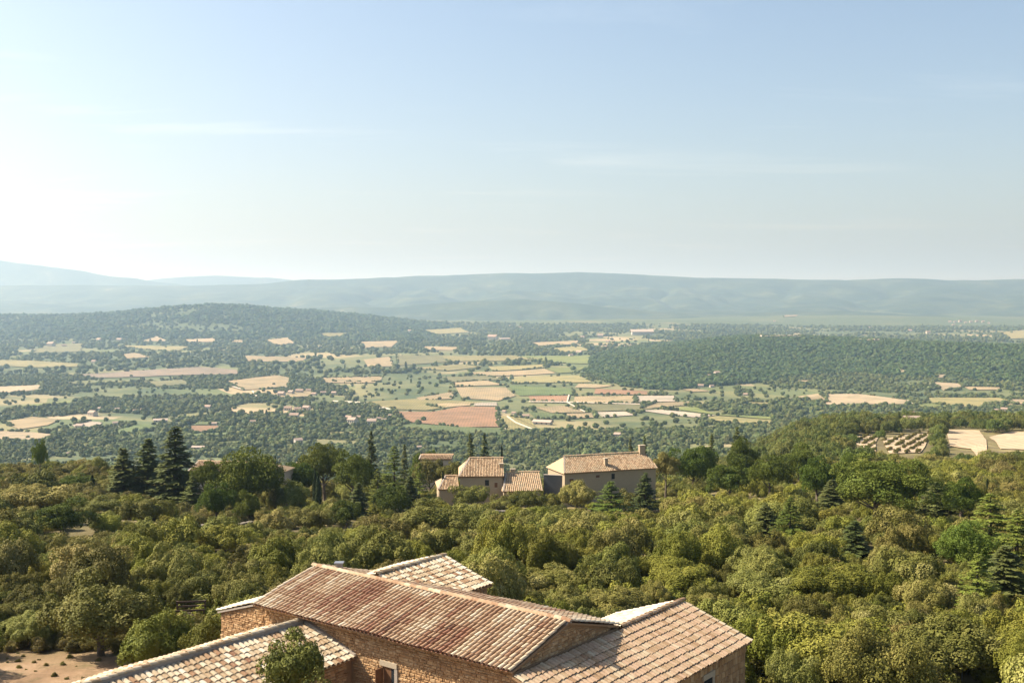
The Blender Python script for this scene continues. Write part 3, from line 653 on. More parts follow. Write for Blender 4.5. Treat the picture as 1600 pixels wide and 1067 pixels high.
# lean-to (far end)
ax = MB(); ax.slab([W(-13.63, .45, 0), W(-16.5, .45, 0), W(-16.5, .45, 3.1), W(-13.63, .45, 3.88)], gV * 5.9); ax_o = ax.build('lean_to_wall', M_MORTAR, house)
stones(rg, 'masonry', ax_o, W(-16.5, .45, .4), mV, zV, -gV, 2.85, 3.4, lambda x, z: z + .4 < 3.02 + x * .27, M_STONE)
aroof = roof_deck('lean_to_roof', house, [W(-16.62, .34, 3.13), W(-16.62, 6.5, 3.13), W(-13.8, 6.5, 3.97), W(-13.8, .34, 3.97)], M_LIME)
cv, ch = tile_slope(rg, W(-16.62, 6.5, 3.13), -gV, Vector(mV * 2.82 + zV * .84).normalized(), 6.16, 2.94, tone=lambda r: r.uniform(.5, 1)); groups.append((aroof, M_TILE_LOW, me_low, cv, ch))
# right wing along the gable plane
ZWR, ZWE, RUN = 3.86, 2.72, 3.22; QW = 11.95
wsl = Vector(mV * -RUN + zV * (ZWR - ZWE)).normalized(); WL = math.hypot(RUN, ZWR - ZWE)
ww = MB(); ww.slab([W(3.0, .2, 0), W(3.0, .2, ZWE - .01), W(0.0, .2, ZWR - .1), W(-.1, .2, ZWR - .12), W(-.1, .2, 0)], gV * 11.6)
ww.slab([W(-.104, 6.7, 0), W(-.104, 6.7, ZWR - .12), W(-2.95, 6.7, ZWE + .02), W(-2.95, 6.7, 0)], gV * 5.1)
ww_o = ww.build('wing_wall', M_MORTAR, house)
wroof = roof_deck('wing_roof', house, [W(RUN, 0, ZWE), W(RUN, QW, ZWE), W(0, QW, ZWR), W(0, 0, ZWR)], M_MORTAR)
tone_wing = lambda r: min(max(r.choice([0.28, 0.42, 0.5, 0.55, 0.6, 0.72]) + r.uniform(-.08, .08), 0), 1)
cv, ch = tile_slope(rg, W(RUN, 0, ZWE), gV, wsl, QW, WL - .02, tone=tone_wing, chan=.7); groups.append((wroof, M_TILE_WING, me_wing, cv, ch))
wroof2 = roof_deck('wing_roof', house, [W(-RUN, 6.9, ZWE), W(-RUN, QW, ZWE), W(-.002, QW, ZWR), W(-.002, 6.9, ZWR)], M_MORTAR)
cv, ch = tile_slope(rg, W(-RUN, QW, ZWE), -gV, Vector(mV * RUN + zV * (ZWR - ZWE)).normalized(), QW - 6.9, WL, tone=lambda r: r.uniform(.55, 1)); groups.append((wroof2, M_TILE_LOW, me_low, cv, ch))
ridge_line(rg, wroof, W(0, 6.95, ZWR + .07), W(0, QW + .03, ZWR + .07), M_TILE_WING, rm_wing, 0.9, 0.4)
fl = MB(); fl.slab([W(-.10, .1, ZWR - .02), W(-.10, 6.8, ZWR - .02), W(.0, 6.8, ZWR - .02), W(.0, .1, ZWR - .02)], (0, 0, .1)); fl.build('flashing', M_MORTAR, wroof)
stones(rg, 'masonry', ww_o, W(3.0, .25, .5), gV, zV, mV, 11.5, 2.3, lambda x, z: z + .5 < ZWE - .12 and not (7.9 < x < 8.75 and .95 < z + .5 < 2.35), M_STONE, .14, .3)
wi = MB(); wi.slab([W(3.01, 8.25, 1.1), W(3.01, 8.9, 1.1), W(3.01, 8.9, 2.1), W(3.01, 8.25, 2.1)], mV * .01); wi_o = wi.build('window', M_GLASS, house)
f_ = MB(); f_.slab([W(3.0, 8.1, 2.1), W(3.0, 9.05, 2.1), W(3.0, 9.05, 2.32), W(3.0, 8.1, 2.32)], mV * .07); f_.build('lintel', M_PALE, wi_o)
f_ = MB(); f_.slab([W(3.0, 8.9, 1.0), W(3.0, 9.05, 1.0), W(3.0, 9.05, 2.1), W(3.0, 8.9, 2.1)], mV * .05); f_.build('jamb', M_PALE, wi_o)
# rear cross wing
ZBR, PB, RB, DB, QB = 4.95, -10.44, 2.83, 0.86, 8.4
bw = MB(); bw.slab([W(PB + RB - .2, 6.5, 0), W(PB + RB - .2, 6.5, ZBR - DB - .03), W(PB, 6.5, ZBR - .1), W(PB - RB + .2, 6.5, ZBR - DB - .03), W(PB - RB + .2, 6.5, 0)], gV * (QB - 6.65))
bw_o = bw.build('rear_wall', M_MORTAR, house)
stones(rg, 'masonry', bw_o, W(PB + RB - .2, 6.9, 2.2), gV, zV, mV, QB - 7.05, 1.9, lambda x, z: z + 2.2 < ZBR - DB - .12, M_STONE)
BSL = math.hypot(RB, DB)
broof = roof_deck('rear_roof', house, [W(PB + RB, 4.2, ZBR - DB), W(PB + RB, QB, ZBR - DB), W(PB, QB, ZBR), W(PB, 3.7, ZBR)], M_MORTAR)
cv, ch = tile_slope(rg, W(PB + RB, 4.0, ZBR - DB), gV, Vector(mV * -RB + zV * DB).normalized(), QB - 4.0, BSL, tone=lambda r: r.choice([.2, .35, .45, .6, .75, .85]) + r.uniform(-.1, .05)); groups.append((broof, M_TILE_LOW, me_low, cv, ch))
broof2 = roof_deck('rear_roof', house, [W(PB - RB, 4.2, ZBR - DB), W(PB - RB, QB, ZBR - DB), W(PB - .002, QB, ZBR), W(PB - .002, 3.7, ZBR)], M_MORTAR)
cv, ch = tile_slope(rg, W(PB - RB, QB, ZBR - DB), -gV, Vector(mV * RB + zV * DB).normalized(), QB - 4.0, BSL, tone=lambda r: r.uniform(.4, 1)); groups.append((broof2, M_TILE_LOW, me_low, cv, ch))
ridge_line(rg, broof, W(PB, 3.9, ZBR + .07), W(PB, QB + .03, ZBR + .07), M_TILE_LOW, rm_low, 0.9, 0.45)
place_tiles(groups, 300)
fv = MB(); fv.box((-.14, -.14, 0), (.14, .14, .42), M=Matrix.Translation(W(-12.9, 4.1, ZR - .25))); fv.box((-.2, -.2, .42), (.2, .2, .47), M=Matrix.Translation(W(-12.9, 4.1, ZR - .25)))
fv.build('flue', M_ZINC, house)

# ------------------------------------------------------------------ low outbuilding in front, its ridge square to the main wall
out = empty('tiled_outbuilding', W(-11, -6, 0)); tag(out, 'low outbuilding with pale mottled tile roof abutting the long stone wall', 'outbuilding')
rg = random.Random(12)
ZOR, PO, RO, DO, QO = 3.66, -11.0, 2.92, 0.88, -17.0
ob = MB(); ob.slab([W(PO + RO - .25, .43, 0), W(PO + RO - .25, .43, ZOR - DO + .0), W(PO, .43, ZOR - .1), W(PO - RO + .25, .43, ZOR - DO), W(PO - RO + .25, .43, 0)], gV * (QO - .1)); ob_o = ob.build('wall', M_MORTAR, out)
stones(rg, 'masonry', ob_o, W(PO + RO - .25, -17, .3), gV, zV, mV, 17.2, 2.6, lambda x, z: z + .3 < ZOR - DO - .1, M_STONE)
OSL = math.hypot(RO, DO)
oroof = roof_deck('roof', out, [W(PO + RO, QO, ZOR - DO), W(PO + RO, .42, ZOR - DO), W(PO, .42, ZOR), W(PO, QO, ZOR)], M_MORTAR)
g2 = []
tone_low = lambda r: min(max(r.choice([.15, .28, .38, .45, .52, .6, .72, .85]) + r.uniform(-.08, .08), 0), 1)
cv, ch = tile_slope(rg, W(PO + RO, QO, ZOR - DO), gV, Vector(mV * -RO + zV * DO).normalized(), .42 - QO, OSL - .1, tone=tone_low, pitch=.225, expo=.3, chan=.7); g2.append((oroof, M_TILE_LOW, me_low, cv, ch))
oroof2 = roof_deck('roof', out, [W(PO - RO, QO, ZOR - DO), W(PO - RO, .42, ZOR - DO), W(PO - .002, .42, ZOR), W(PO - .002, QO, ZOR)], M_MORTAR)
cv, ch = tile_slope(rg, W(PO - RO, .42, ZOR - DO), -gV, Vector(mV * RO + zV * DO).normalized(), .42 - QO, OSL, tone=tone_low); g2.append((oroof2, M_TILE_LOW, me_low, cv, ch))
ml = MB(); ml.slab([W(PO - .12, QO, ZOR + .02), W(PO - .12, .2, ZOR + .02), W(PO + .12, .2, ZOR + .0), W(PO + .12, QO, ZOR + .0)], (0, 0, .15)); ml.build('ridge_mortar', M_LIME, oroof)
ridge_line(rg, oroof, W(PO, QO, ZOR + .14), W(PO, .2, ZOR + .14), M_TILE_LOW, rm_low, 0.9, 0.5)
fl = MB(); fl.slab([W(PO + RO + .02, .28, ZOR - DO + .04), W(PO, .28, ZOR + .05), W(PO, .45, ZOR + .05), W(PO + RO + .02, .45, ZOR - DO + .04)], (0, 0, .12)); fl.build('flashing', M_LIME, oroof)
place_tiles(g2, 300)

# ------------------------------------------------------------------ the far farm: houses among the trees, garden wall
EXCL = []                                   # (x, y, radius) kept free of trees
def ptY(u, v, Y):
    r = ray(u, v); return Vector((r[0] / r[1] * Y, Y, r[2] / r[1] * Y + ZC))
def far_house(name, label, eL, eR, rR, rL, wall_mat, depth_wall=5.0, windows=(), chimneys=(), tile=None, cat='house', pitch=0.24, seed=1, tone=None):
    rg = random.Random(seed); tile = tile or M_TILE_FAR
    a, b, c, d = ptY(*eL), ptY(*eR), ptY(*rR), ptY(*rL)
    b.z = a.z; d.z = c.z = 0.5 * (c.z + d.z)
    al = (b - a).normalized(); nrm = Vector((-al.y, al.x, 0))          # away from us
    run = 0.5 * ((d - a).dot(nrm) + (c - b).dot(nrm)); h = d.z - a.z
    d = a + al * (d - a).dot(al) + nrm * run + zV * h; c = a + al * (c - a).dot(al) + nrm * run + zV * h
    a2 = a + nrm * 2 * run; b2 = b + nrm * 2 * run
    if (d - a).dot(al) < 0.6: d = a + nrm * run + zV * h
    if (b - c).dot(al) < 0.6: c = b + nrm * run + zV * h
    g0 = min(gz(p.x, p.y) for p in (a, b, a2, b2)) - 0.3
    root = empty(name, ((a.x + b2.x) / 2, (a.y + b2.y) / 2, g0)); tag(root, label, cat)
    i = 0.25
    A, B, A2, B2 = a + (al + nrm) * i, b + (nrm - al) * i, a2 + (al - nrm) * i, b2 - (al + nrm) * i
    w = MB(); lo = lambda p: Vector((p.x, p.y, g0)); zt = a.z - .05; hi = lambda p: Vector((p.x, p.y, zt))
    w.hexa([lo(A), lo(B), lo(B2), lo(A2), hi(A), hi(B), hi(B2), hi(A2)])
    mid = lambda p, q, f: p.lerp(q, f)
    if (d - a).dot(al) < 0.1: w.slab([hi(A), Vector((A.x + A2.x, A.y + A2.y, 2 * (d.z - .12))) / 2, hi(A2)], al * .3)
    if (b - c).dot(al) < 0.1: w.slab([hi(B), Vector((B.x + B2.x, B.y + B2.y, 2 * (c.z - .12))) / 2, hi(B2)], al * -.3)
    wo_ = w.build('wall', wall_mat, root)
    rf = roof_deck('roof', root, [a, b, c, d], M_MORTAR); rb = roof_deck('roof', root, [a2, b2, c - Vector((0, 0, .003)), d - Vector((0, 0, .003))], M_MORTAR)
    Wd = (b - a).length; SLn = math.hypot(run, h); xl, xr = (d - a).dot(al), (c - a).dot(al)
    sv = (nrm * run + zV * h).normalized()
    clip = lambda x, y: x < xl * y / SLn - .05 or x > Wd - (Wd - xr) * y / SLn + .05
    tn = tone or (lambda r: r.uniform(.1, .9))
    cv, ch = tile_slope(rg, a, al, sv, Wd, SLn, clip, pitch, 0.4, tone=tn)
    s = mobj('tiling', inst_mesh('tiling', [(TV * [pitch / .215, 1.1, 1.1], TF, cv), (CV * [pitch / .215, 1.1, 1], CF, ch)], tile), rf, False); s['kind'] = 'stuff'
    for p0, p1, p2 in ((a, a2, d), (b, b2, c)):
        if abs((p2 - p0).dot(al)) > 0.1:
            m_ = MB(); m_.slab([p0, p1, p2], (0, 0, -.06)); m_.build('hip', tile, rf)
    rr = random.Random(seed + 5); ridge_line(rr, rf, d + zV * .07, c + zV * .07, tile, raw_mesh('tile', RV, RF, [tile], {'tone': np.zeros(len(RV))}), 1.5, .6)
    if (d - a).dot(al) < 0.1 or True:
        ed = MB(); ed.slab([a + zV * .05, a + al * .22 + zV * .05, d + al * .22 + zV * .05, d + zV * .05], (0, 0, .14)); ed.build('verge', M_LIME, rf)
    for (u, v, ww, hh, leaf) in windows:
        P = ptY(u, v, 100); dirv = P - Vector((0, 0, ZC)); o0 = Vector((0, 0, ZC))
        t = (A - o0).dot(nrm) / dirv.dot(nrm); Q = o0 + dirv * t - nrm * .015
        m_ = MB(); m_.slab([Q - al * ww / 2 - zV * hh / 2, Q + al * ww / 2 - zV * hh / 2, Q + al * ww / 2 + zV * hh / 2, Q - al * ww / 2 + zV * hh / 2], nrm * .01)
        wi_ = m_.build('window', M_GLASS if not leaf else M_SHUTTER, root)
        m_ = MB(); m_.slab([Q - al * (ww / 2 + .1) + zV * hh / 2 - nrm * .02, Q + al * (ww / 2 + .1) + zV * hh / 2 - nrm * .02, Q + al * (ww / 2 + .1) + zV * (hh / 2 + .14) - nrm * .02, Q - al * (ww / 2 + .1) + zV * (hh / 2 + .14) - nrm * .02], nrm * .03); m_.build('lintel', M_PALE, wi_)
        m_ = MB(); m_.slab([Q - al * (ww / 2 + .06) - zV * (hh / 2 + .08) - nrm * .05, Q + al * (ww / 2 + .06) - zV * (hh / 2 + .08) - nrm * .05, Q + al * (ww / 2 + .06) - zV * hh / 2 - nrm * .05, Q - al * (ww / 2 + .06) - zV * hh / 2 - nrm * .05], nrm * .06); m_.build('sill', M_PALE, wi_)
    for (fx, fy, ww, hh) in chimneys:
        P = a + al * (fx * Wd) + sv * (fy * SLn); M = Matrix.Translation(P) @ Matrix.Rotation(math.atan2(al.y, al.x), 4, 'Z')
        m_ = MB(); m_.box((-ww / 2, -.28, -.5), (ww / 2, .28, hh), M=M); ci = m_.build('chimney', M_RENDER, root)
        m_ = MB(); m_.box((-ww / 2 - .07, -.35, hh), (ww / 2 + .07, .35, hh + .12), M=M); m_.build('cap', M_PALE, ci)
    n = int(Wd / 3) + 1
    for k in range(n + 1):
        q = a + al * Wd * k / n + nrm * run; EXCL.append((q.x, q.y, run + 1.2))
    return root
far_house('tall_tiled_house', 'tan farmhouse with steep trapezoid tiled roof among the oaks', (716,745,168),(788,746,168.3),(787,716,173),(733,716,173), M_RENDER, windows=((761,754,.6,.85,0),(775,757.5,.45,.75,1)), seed=3)
far_house('low_tiled_house', 'low pinkish ribbed-roof building between the tall house and long house', (785,768,166),(849,766,166.6),(849,738,171.5),(790,738,171), M_RENDER, chimneys=((.04, .95, .6, 1.5), (.33, 1.0, .7, .5)), seed=4, pitch=.3, tone=lambda r: r.uniform(.35, 1))
far_house('tiled_lean_house', 'smallest tiled roof at the left end of the farm', (684,765,167),(718,763,167.4),(718,744,171),(695,744,171), M_RENDER, seed=5)
far_house('long_tiled_house', 'long tan house with hipped tile roof and two chimneys', (881,740,168),(1028,731,173.5),(1005,707,176.5),(880,714,172), M_RENDER, windows=((893,750,.7,.45,1),(934,744,.6,.4,1),(958,744,.55,.85,0)), chimneys=((.475, .36, .5, 1.0), (.93, .93, .95, 1.3)), seed=6, pitch=.3, tone=lambda r: r.choice([.15, .4, .6, .8, 1.0]))
far_house('pine_hidden_house', 'tiled house mostly hidden behind the dark umbrella pine', (292,738,166),(432,742,163.5),(428,726,167.5),(298,719,170), M_PLAIN, seed=7, pitch=.3)
far_house('roof_among_trees', 'small reddish roof strip behind trees left of the tall house', (654,718,204),(706,718,204),(703,711.5,208),(657,711.5,208), M_PLAIN, seed=8, pitch=.3)
gw = MB(); A_ = ptY(849.5, 742, 170); B_ = ptY(880, 742, 169.2); gwz = gz(A_.x, A_.y) - .3; B_.z = A_.z
gr = empty('courtyard_wall', (A_.x, A_.y, gwz)); tag(gr, 'plain dark grey wall joining the low and long houses', 'wall')
dv_ = Vector((0, .4, 0)); gw.slab([Vector((A_.x, A_.y, gwz)), Vector((B_.x, B_.y, gwz)), B_, A_], dv_); gw.build('wall_body', M_GREYW, gr)
gw = MB(); gw.slab([A_ - Vector((0, .06, 0)), B_ - Vector((0, .06, 0)), B_ + Vector((0, -.06, .09)), A_ + Vector((0, -.06, .09))], (0, .5, 0)); gw.build('coping', M_LIME, gr)

def dry_wall(line, label, seed, h=1.0, name='dry_stone_wall'):
    rg = random.Random(seed); pts = [hit(u, v, 60) for u, v in line]
    root = empty(name, (pts[0][0], pts[0][1], gz(*pts[0]))); tag(root, label, 'wall')
    core = MB(); st = MB(); cp = []
    for (x0, y0), (x1, y1) in zip(pts[:-1], pts[1:]):
        L = math.hypot(x1 - x0, y1 - y0); d = Vector(((x1 - x0) / L, (y1 - y0) / L, 0)); nn = Vector((d.y, -d.x, 0)); n = max(1, int(L / 2))
        if nn.y > 0: nn = -nn
        for k in range(n):
            pa = Vector((x0, y0, 0)) + d * (L * k / n); pb = Vector((x0, y0, 0)) + d * (L * (k + 1) / n)
            pa.z = gz(pa.x, pa.y) - .15; pb.z = gz(pb.x, pb.y) - .15
            core.hexa([pa, pb, pb - nn * .45, pa - nn * .45, pa + zV * h, pb + zV * h, pb - nn * .45 + zV * h, pa - nn * .45 + zV * h])
            EXCL.append((pa.x, pa.y, 1.2))
            e = (pb - pa).normalized(); Lk = (pb - pa).length; z = .1
            while z < h:
                hh = rg.uniform(.1, .2); x = 0
                while x < Lk - .1:
                    w = min(rg.uniform(.15, .5), Lk - x); q = pa + e * x + zV * z + nn * .002; o = nn * rg.uniform(.02, .07); t = rg.random()
                    c = [q + e * .01, q + e * (w - .01), q + e * (w - .01) + zV * (hh - .02), q + e * .01 + zV * (hh - .02)]
                    st.hexa(c + [p + o for p in c], t); x += w
                z += hh
            x = 0
            while x < Lk - .15:
                w = min(rg.uniform(.3, .6), Lk - x); cp.append((pa + e * (x + w / 2) + zV * h - nn * .22, w, rg.uniform(.1, .2), e)); x += w
    core.build('wall_core', M_GREYST, root); s = st.build('masonry', M_GREYST, root); s['kind'] = 'stuff'
    for c, w, hh, e in cp[:280]:
        m_ = MB(); M = Matrix.Translation(c) @ Matrix.Rotation(math.atan2(e.y, e.x) + rg.uniform(-.06, .06), 4, 'Z'); m_.box((-w / 2 + .015, -.27, .003), (w / 2 - .015, .27, hh), rg.random(), M); m_.build('coping_stone', M_GREYST, root)
dry_wall([(235,840),(300,835),(400,829),(450,826)], 'grey dry stone wall glimpsed between oaks left of centre', 3)
dry_wall([(690,811),(740,812),(790,812),(825,811)], 'grey dry stone garden wall below the tiled farm', 4, 1.2)
dry_wall([(1005,808),(1050,806)], 'short stretch of dry stone wall below the long house', 5)

# ------------------------------------------------------------------ small things round the farmhouse
rx, ry = hit(298, 972, 45); rzz = gz(rx, ry)
rack = empty('log_rack', (rx, ry, rzz)); tag(rack, 'dark weathered slatted wooden rack under oaks by the lean-to', 'rack')
Mr = Matrix.Translation((rx, ry, rzz)) @ Matrix.Rotation(.15, 4, 'Z')
for sx in (-.75, .75):
    for sy in (-.3, .3):
        m_ = MB(); m_.box((sx - .04, sy - .04, -.05), (sx + .04, sy + .04, 1.15 if sy > 0 else .75), M=Mr); m_.build('post', M_RACK, rack)
for zz, yy in ((.35, -.3), (.72, -.3), (.55, .3), (.8, .3), (1.05, .3)):
    m_ = MB(); m_.box((-.8, yy - .09, zz), (.8, yy - .05, zz + .1), M=Mr); m_.build('slat', M_RACK, rack)
for yy in (-.22, -.06, .1, .24):
    m_ = MB(); m_.box((-.78, yy - .06, .455), (.78, yy + .06, .49), M=Mr); m_.build('slat', M_RACK, rack)
sx_, sy_ = hit(280, 975, 45); pile = empty('rubble_pile', (sx_, sy_, gz(sx_, sy_))); tag(pile, 'small heap of ochre stones beside the wooden rack', 'stone pile')
rg = random.Random(5)
for k in range(22):
    r = rg.uniform(.1, .22); ang = rg.uniform(0, 6.28); dd = rg.uniform(0, .6)
    M = Matrix.Translation((sx_ + dd * math.cos(ang), sy_ + dd * math.sin(ang), gz(sx_, sy_) + max(0.05, (.65 - dd) * rg.uniform(.2, 1.1)))) @ Matrix.Rotation(rg.uniform(0, 3), 4, 'Z') @ Matrix.Rotation(rg.uniform(-.4, .4), 4, 'X')
    m_ = MB(); m_.box((-r, -r * .7, -r * .5), (r, r * .7, r * .5), rg.random(), M); m_.build('stone', M_STONE, pile)
lx, ly = hit(1503, 1063, 40); lz = gz(lx, ly)
lamp = empty('garden_lamp', (lx, ly, lz)); tag(lamp, 'white-capped garden lamp on thin post among trees at lower right', 'lamp')
m_ = MB(); m_.tube((lx, ly, lz - .1), (lx, ly, lz + 1.5), .025, .02); m_.build('post', M_ZINC, lamp)
m_ = MB(); m_.tube((lx, ly, lz + 1.5), (lx, ly, lz + 1.62), .06, .16, 10); m_.tube((lx, ly, lz + 1.62), (lx, ly, lz + 1.7), .16, .05, 10); m_.build('lamp_shade', M_WHITE, lamp)
EXCL += [(lx, ly, 1.0), (rx, ry, 1.5), (sx_, sy_, 1.2)]

# ------------------------------------------------------------------ valley houses
def valley_protos():
    P = []
    for k, (w, d, h, r) in enumerate(((1, .62, .36, .2), (1, .8, .5, .22), (1, .4, .24, .13))):
        m_ = MB(); m_.box((-w / 2, -d / 2, -.3), (w / 2, d / 2, h), .8); m_.slab([Vector((-w / 2, -d / 2, h)), Vector((-w / 2, d / 2, h)), Vector((-w / 2, 0, h + r))], (w, 0, 0), .8)
        wall_me = m_.mesh('house_wall', M_PLAIN)
        m_ = MB(); e = .05
        m_.slab([Vector((-w/2-e, -d/2-e, h-e*.5)), Vector((w/2+e, -d/2-e, h-e*.5)), Vector((w/2+e, 0, h+r+.02)), Vector((-w/2-e, 0, h+r+.02))], (0, 0, .035), .3 + .25 * k)
        m_.slab([Vector((-w/2-e, d/2+e, h-e*.5)), Vector((w/2+e, d/2+e, h-e*.5)), Vector((w/2+e, .001, h+r+.02)), Vector((-w/2-e, .001, h+r+.02))], (0, 0, .035), .3 + .25 * k)
        roof_me = m_.mesh('house_roof', M_ROOFFAR)
        m_ = MB()
        for sx in (-.28, .02, .3): m_.box((w * sx - .045, -d / 2 - .006, h * .35), (w * sx + .045, -d / 2 - .001, h * .75), .2)
        win_me = m_.mesh('house_windows', M_GLASS); P.append((wall_me, roof_me, win_me))
    return P
VP = valley_protos()
VH = [(822,652,12),(803,646,8),(788,644,7),(848,662,34),(440,618,12),(455,615,10),(468,613,13),(482,611,9),(491,617,10),(505,615,10),(522,616,9),(450,640,13),(465,641,12),(479,640,12),(460,652,16),(545,654,12),(560,653,10),(551,661,16),(581,663,16),(600,657,9),(592,655,9),(466,692,14),(310,700,22),(325,638,13),
 (157,640,8),(183,641,8),(212,643,9),(222,640,6),(145,649,14),(251,658,24),(125,669,13),(180,663,9),(107,709,6),(147,566,9),(187,533,9),(155,533,9),(115,536,5),(80,541,12),(100,541,8),
 (1556,642,9),(1569,641,11),(1525,652,5),(1502,637,7),(1424,646,10),(1165,617,8),(1120,585,10),(1108,588,8),(1095,604,10),(1112,604,8),(1130,595,6),(1140,590,7),
 (910,528,8),(938,527,10),(950,534,7),(944,544,10),(973,543,9),(985,542,6),(1003,522,38),(770,530,16),(788,531,20),(812,512,8),(905,553,10),(892,556,8),(875,679,7),(965,682,12),(1345,600,6),(840,527,6),(1210,502,6),(1238,492,6),(640,518,9),(430,500,6),
 (1484,503,8),(1492,503,7),(1500,502,9),(1509,504,7),(1517,503,8),(1526,502,8),(1536,503,7),(1545,505,6),(1490,508,8),(1502,509,7),(1360,512,8),(1422,517,10),(1450,520,12),(335,664,9),(395,660,10),(610,650,8),(655,700,8),(720,690,7)]
rg = random.Random(8); vl = []
for (u, v, w) in VH:
    x, y = hit(u, v + 1, 620); s = w / F * y * (.85 if v > 520 else .55); z = gz(x, y)
    k = 2 if w > 18 else rg.choice([0, 0, 1]); e = empty('valley_house', (x, y, z)); e.scale = (s, s, s * (0.62 if w > 18 else 1.0)); e.rotation_euler.z = rg.uniform(-.6, .6)
    for nm, me in zip(('wall', 'roof', 'windows'), VP[k]):
        if nm == 'windows' and y > 1700: continue
        o = mobj(nm, me, e, False)
    tag(e, None, 'house', 'houses scattered over the valley'); vl.append((e, u, ('long low pale building ' if w > 18 else 'small pale house ') + where(u, v, LANDV)))
    EXCL.append((x, y - s * .9, s * .9))
x, y = hit(1425, 668, 300); e = empty('pink_house', (x, y, gz(x, y))); e.scale = (6.5, 6.5, 6.5)
for nm, me in zip(('wall', 'roof', 'windows'), VP[1]): mobj(nm, me, e, False)
tag(e, 'pinkish house above the terraced sandy rows on the near slope', 'house'); EXCL.append((x, y - 4, 6))
unique_labels(vl)
# pale rock band on the crest of the right hill
oc = MB(); rg = random.Random(9)
for k in range(60):
    u = rg.uniform(1190, 1250) if k < 44 else rg.uniform(1338, 1372); y = 2600 if k < 44 else 2460; x = (u - 800) / F * y; r = rg.uniform(2.5, 5)
    M = Matrix.Translation((x, y, gz(x, y) + 4)) @ Matrix.Rotation(rg.uniform(0, 3), 4, 'Z') @ Matrix.Rotation(rg.uniform(-.3, .3), 4, 'X')
    oc.box((-r, -r * .6, -r), (r, r * .6, r * .8), rg.random(), M)
tag(oc.build('rock_outcrop', M_PALE), 'pale rock band along the crest of the wooded right hill', 'rocks')

# ------------------------------------------------------------------ tree prototypes
def nrmz(a): return a / np.maximum(np.linalg.norm(a, axis=-1, keepdims=True), 1e-9)
def leaf_quads(c, n, w, h, r, axis=None):
    """one diamond per point: centre c, normal n, half sizes w, h"""
    t = r.normal(size=c.shape) if axis is None else axis
    t = nrmz(t - n * (t * n).sum(-1, keepdims=True)); b = np.cross(n, t)
    w = np.asarray(w).reshape(-1, 1); h = np.asarray(h).reshape(-1, 1)
    V = np.stack([c - t * w, c - b * h + t * w * .1, c + t * w, c + b * h - t * w * .1], 1).reshape(-1, 3)
    return V
def leaf_mesh(name, chunks, mat, core=None):
    V = np.concatenate([c[0] for c in chunks]); T = np.concatenate([np.repeat(c[1], 4) for c in chunks])
    Q = np.arange(len(V)).reshape(-1, 4); fs = [Q]
    if core is not None:
        fs.append(core[1] + len(V)); V = np.concatenate([V, core[0]]); T = np.concatenate([T, core[2]])
    return raw_mesh(name, V, fs, [mat], {'tone': T})
def ico(sub):
    bm = bmesh.new(); bmesh.ops.create_icosphere(bm, subdivisions=sub, radius=1.0)
    V = np.array([v.co[:] for v in bm.verts]); Fq = np.array([[v.index for v in f.verts] for f in bm.faces]); bm.free(); return V, Fq
ICO1, ICO2, ICO3 = ico(1), ico(2), ico(3)
def trunk_mesh(name, H, r0, limbs, seed, spread=.9, top=.75):
    rg = random.Random(seed); m_ = MB(); lean = Vector((rg.uniform(-.12, .12), rg.uniform(-.12, .12), 1)) * H
    a = Vector((0, 0, -.4)); k1 = lean * .45; m_.tube(a, k1, r0 * 1.15, r0 * .75, 8); m_.tube(k1, lean * top, r0 * .75, r0 * .3, 7)
    for i in range(limbs):
        th = i * 6.28 / limbs + rg.uniform(-.4, .4); p = lean * rg.uniform(.3, .6); q = p + Vector((math.cos(th), math.sin(th), rg.uniform(.5, 1.0))) * spread * rg.uniform(.6, 1.1); m_.tube(p, q, r0 * .42, r0 * .2, 6)
        m_.tube(q, q + Vector((math.cos(th + .5) * .6, math.sin(th + .5) * .6, .5)) * spread * .5, r0 * .2, r0 * .08, 5)
    return m_.mesh(name, M_BARK, True)
def lobed(seed, rx, rz, zc, nl, lr, nleaf, ls, mat, low=-.35, elong=1.0, upbias=.25, core=.80, flat=1.0, inner=.60):
    """crown of leaf clumps: nl lobes over an uneven ellipsoid, nleaf leaves in all"""
    r = np.random.default_rng(seed); ch = []
    d = nrmz(r.normal(size=(nl * 3, 3))); d = d[d[:, 2] > low][:nl]
    ph = r.uniform(0, 6.28, 3); wob = 1 + .24 * np.sin(2 * np.arctan2(d[:, 1], d[:, 0]) + ph[0]) + .15 * np.sin(3 * np.arctan2(d[:, 1], d[:, 0]) + ph[1])
    cen = d * np.array([rx, rx, rz]) * (r.uniform(inner, .98, (len(d), 1)) * wob[:, None]) + [0, 0, zc]
    rad = r.uniform(lr[0], lr[1], len(d)); cnt = np.maximum(8, (nleaf * rad ** 2 / (rad ** 2).sum()).astype(int))
    for i in range(len(d)):
        n = cnt[i]; e = nrmz(r.normal(size=(n * 3, 3))); out = d[i] * .6 + [0, 0, .5]
        e = e[(e @ out) > -.12][:n]
        sub = 1 + .22 * np.sin(e[:, :1] * 5 + i) * np.sin(e[:, 1:2] * 5 + 2 * i) 
        p = cen[i] + e * rad[i] * sub * r.uniform(.86, 1.05, (len(e), 1)) * [1, 1, flat]
        nn = nrmz(e * 1.0 + r.normal(size=e.shape) * .42 + [0, 0, upbias])
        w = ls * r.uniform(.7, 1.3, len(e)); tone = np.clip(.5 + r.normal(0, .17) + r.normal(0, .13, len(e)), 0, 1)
        ax = None if elong == 1 else nrmz(e + [0, 0, .8] + r.normal(size=e.shape) * .3)
        if elong != 1: nn = nrmz(r.normal(size=e.shape) + e * .5)
        ch.append((leaf_quads(p, nn, w * elong, w / (elong ** .5), r, ax), tone))
    return leaf_mesh('crown', ch + [core_leaves(r, rx, rz, zc, core, ls, low, nleaf // 5)], mat)
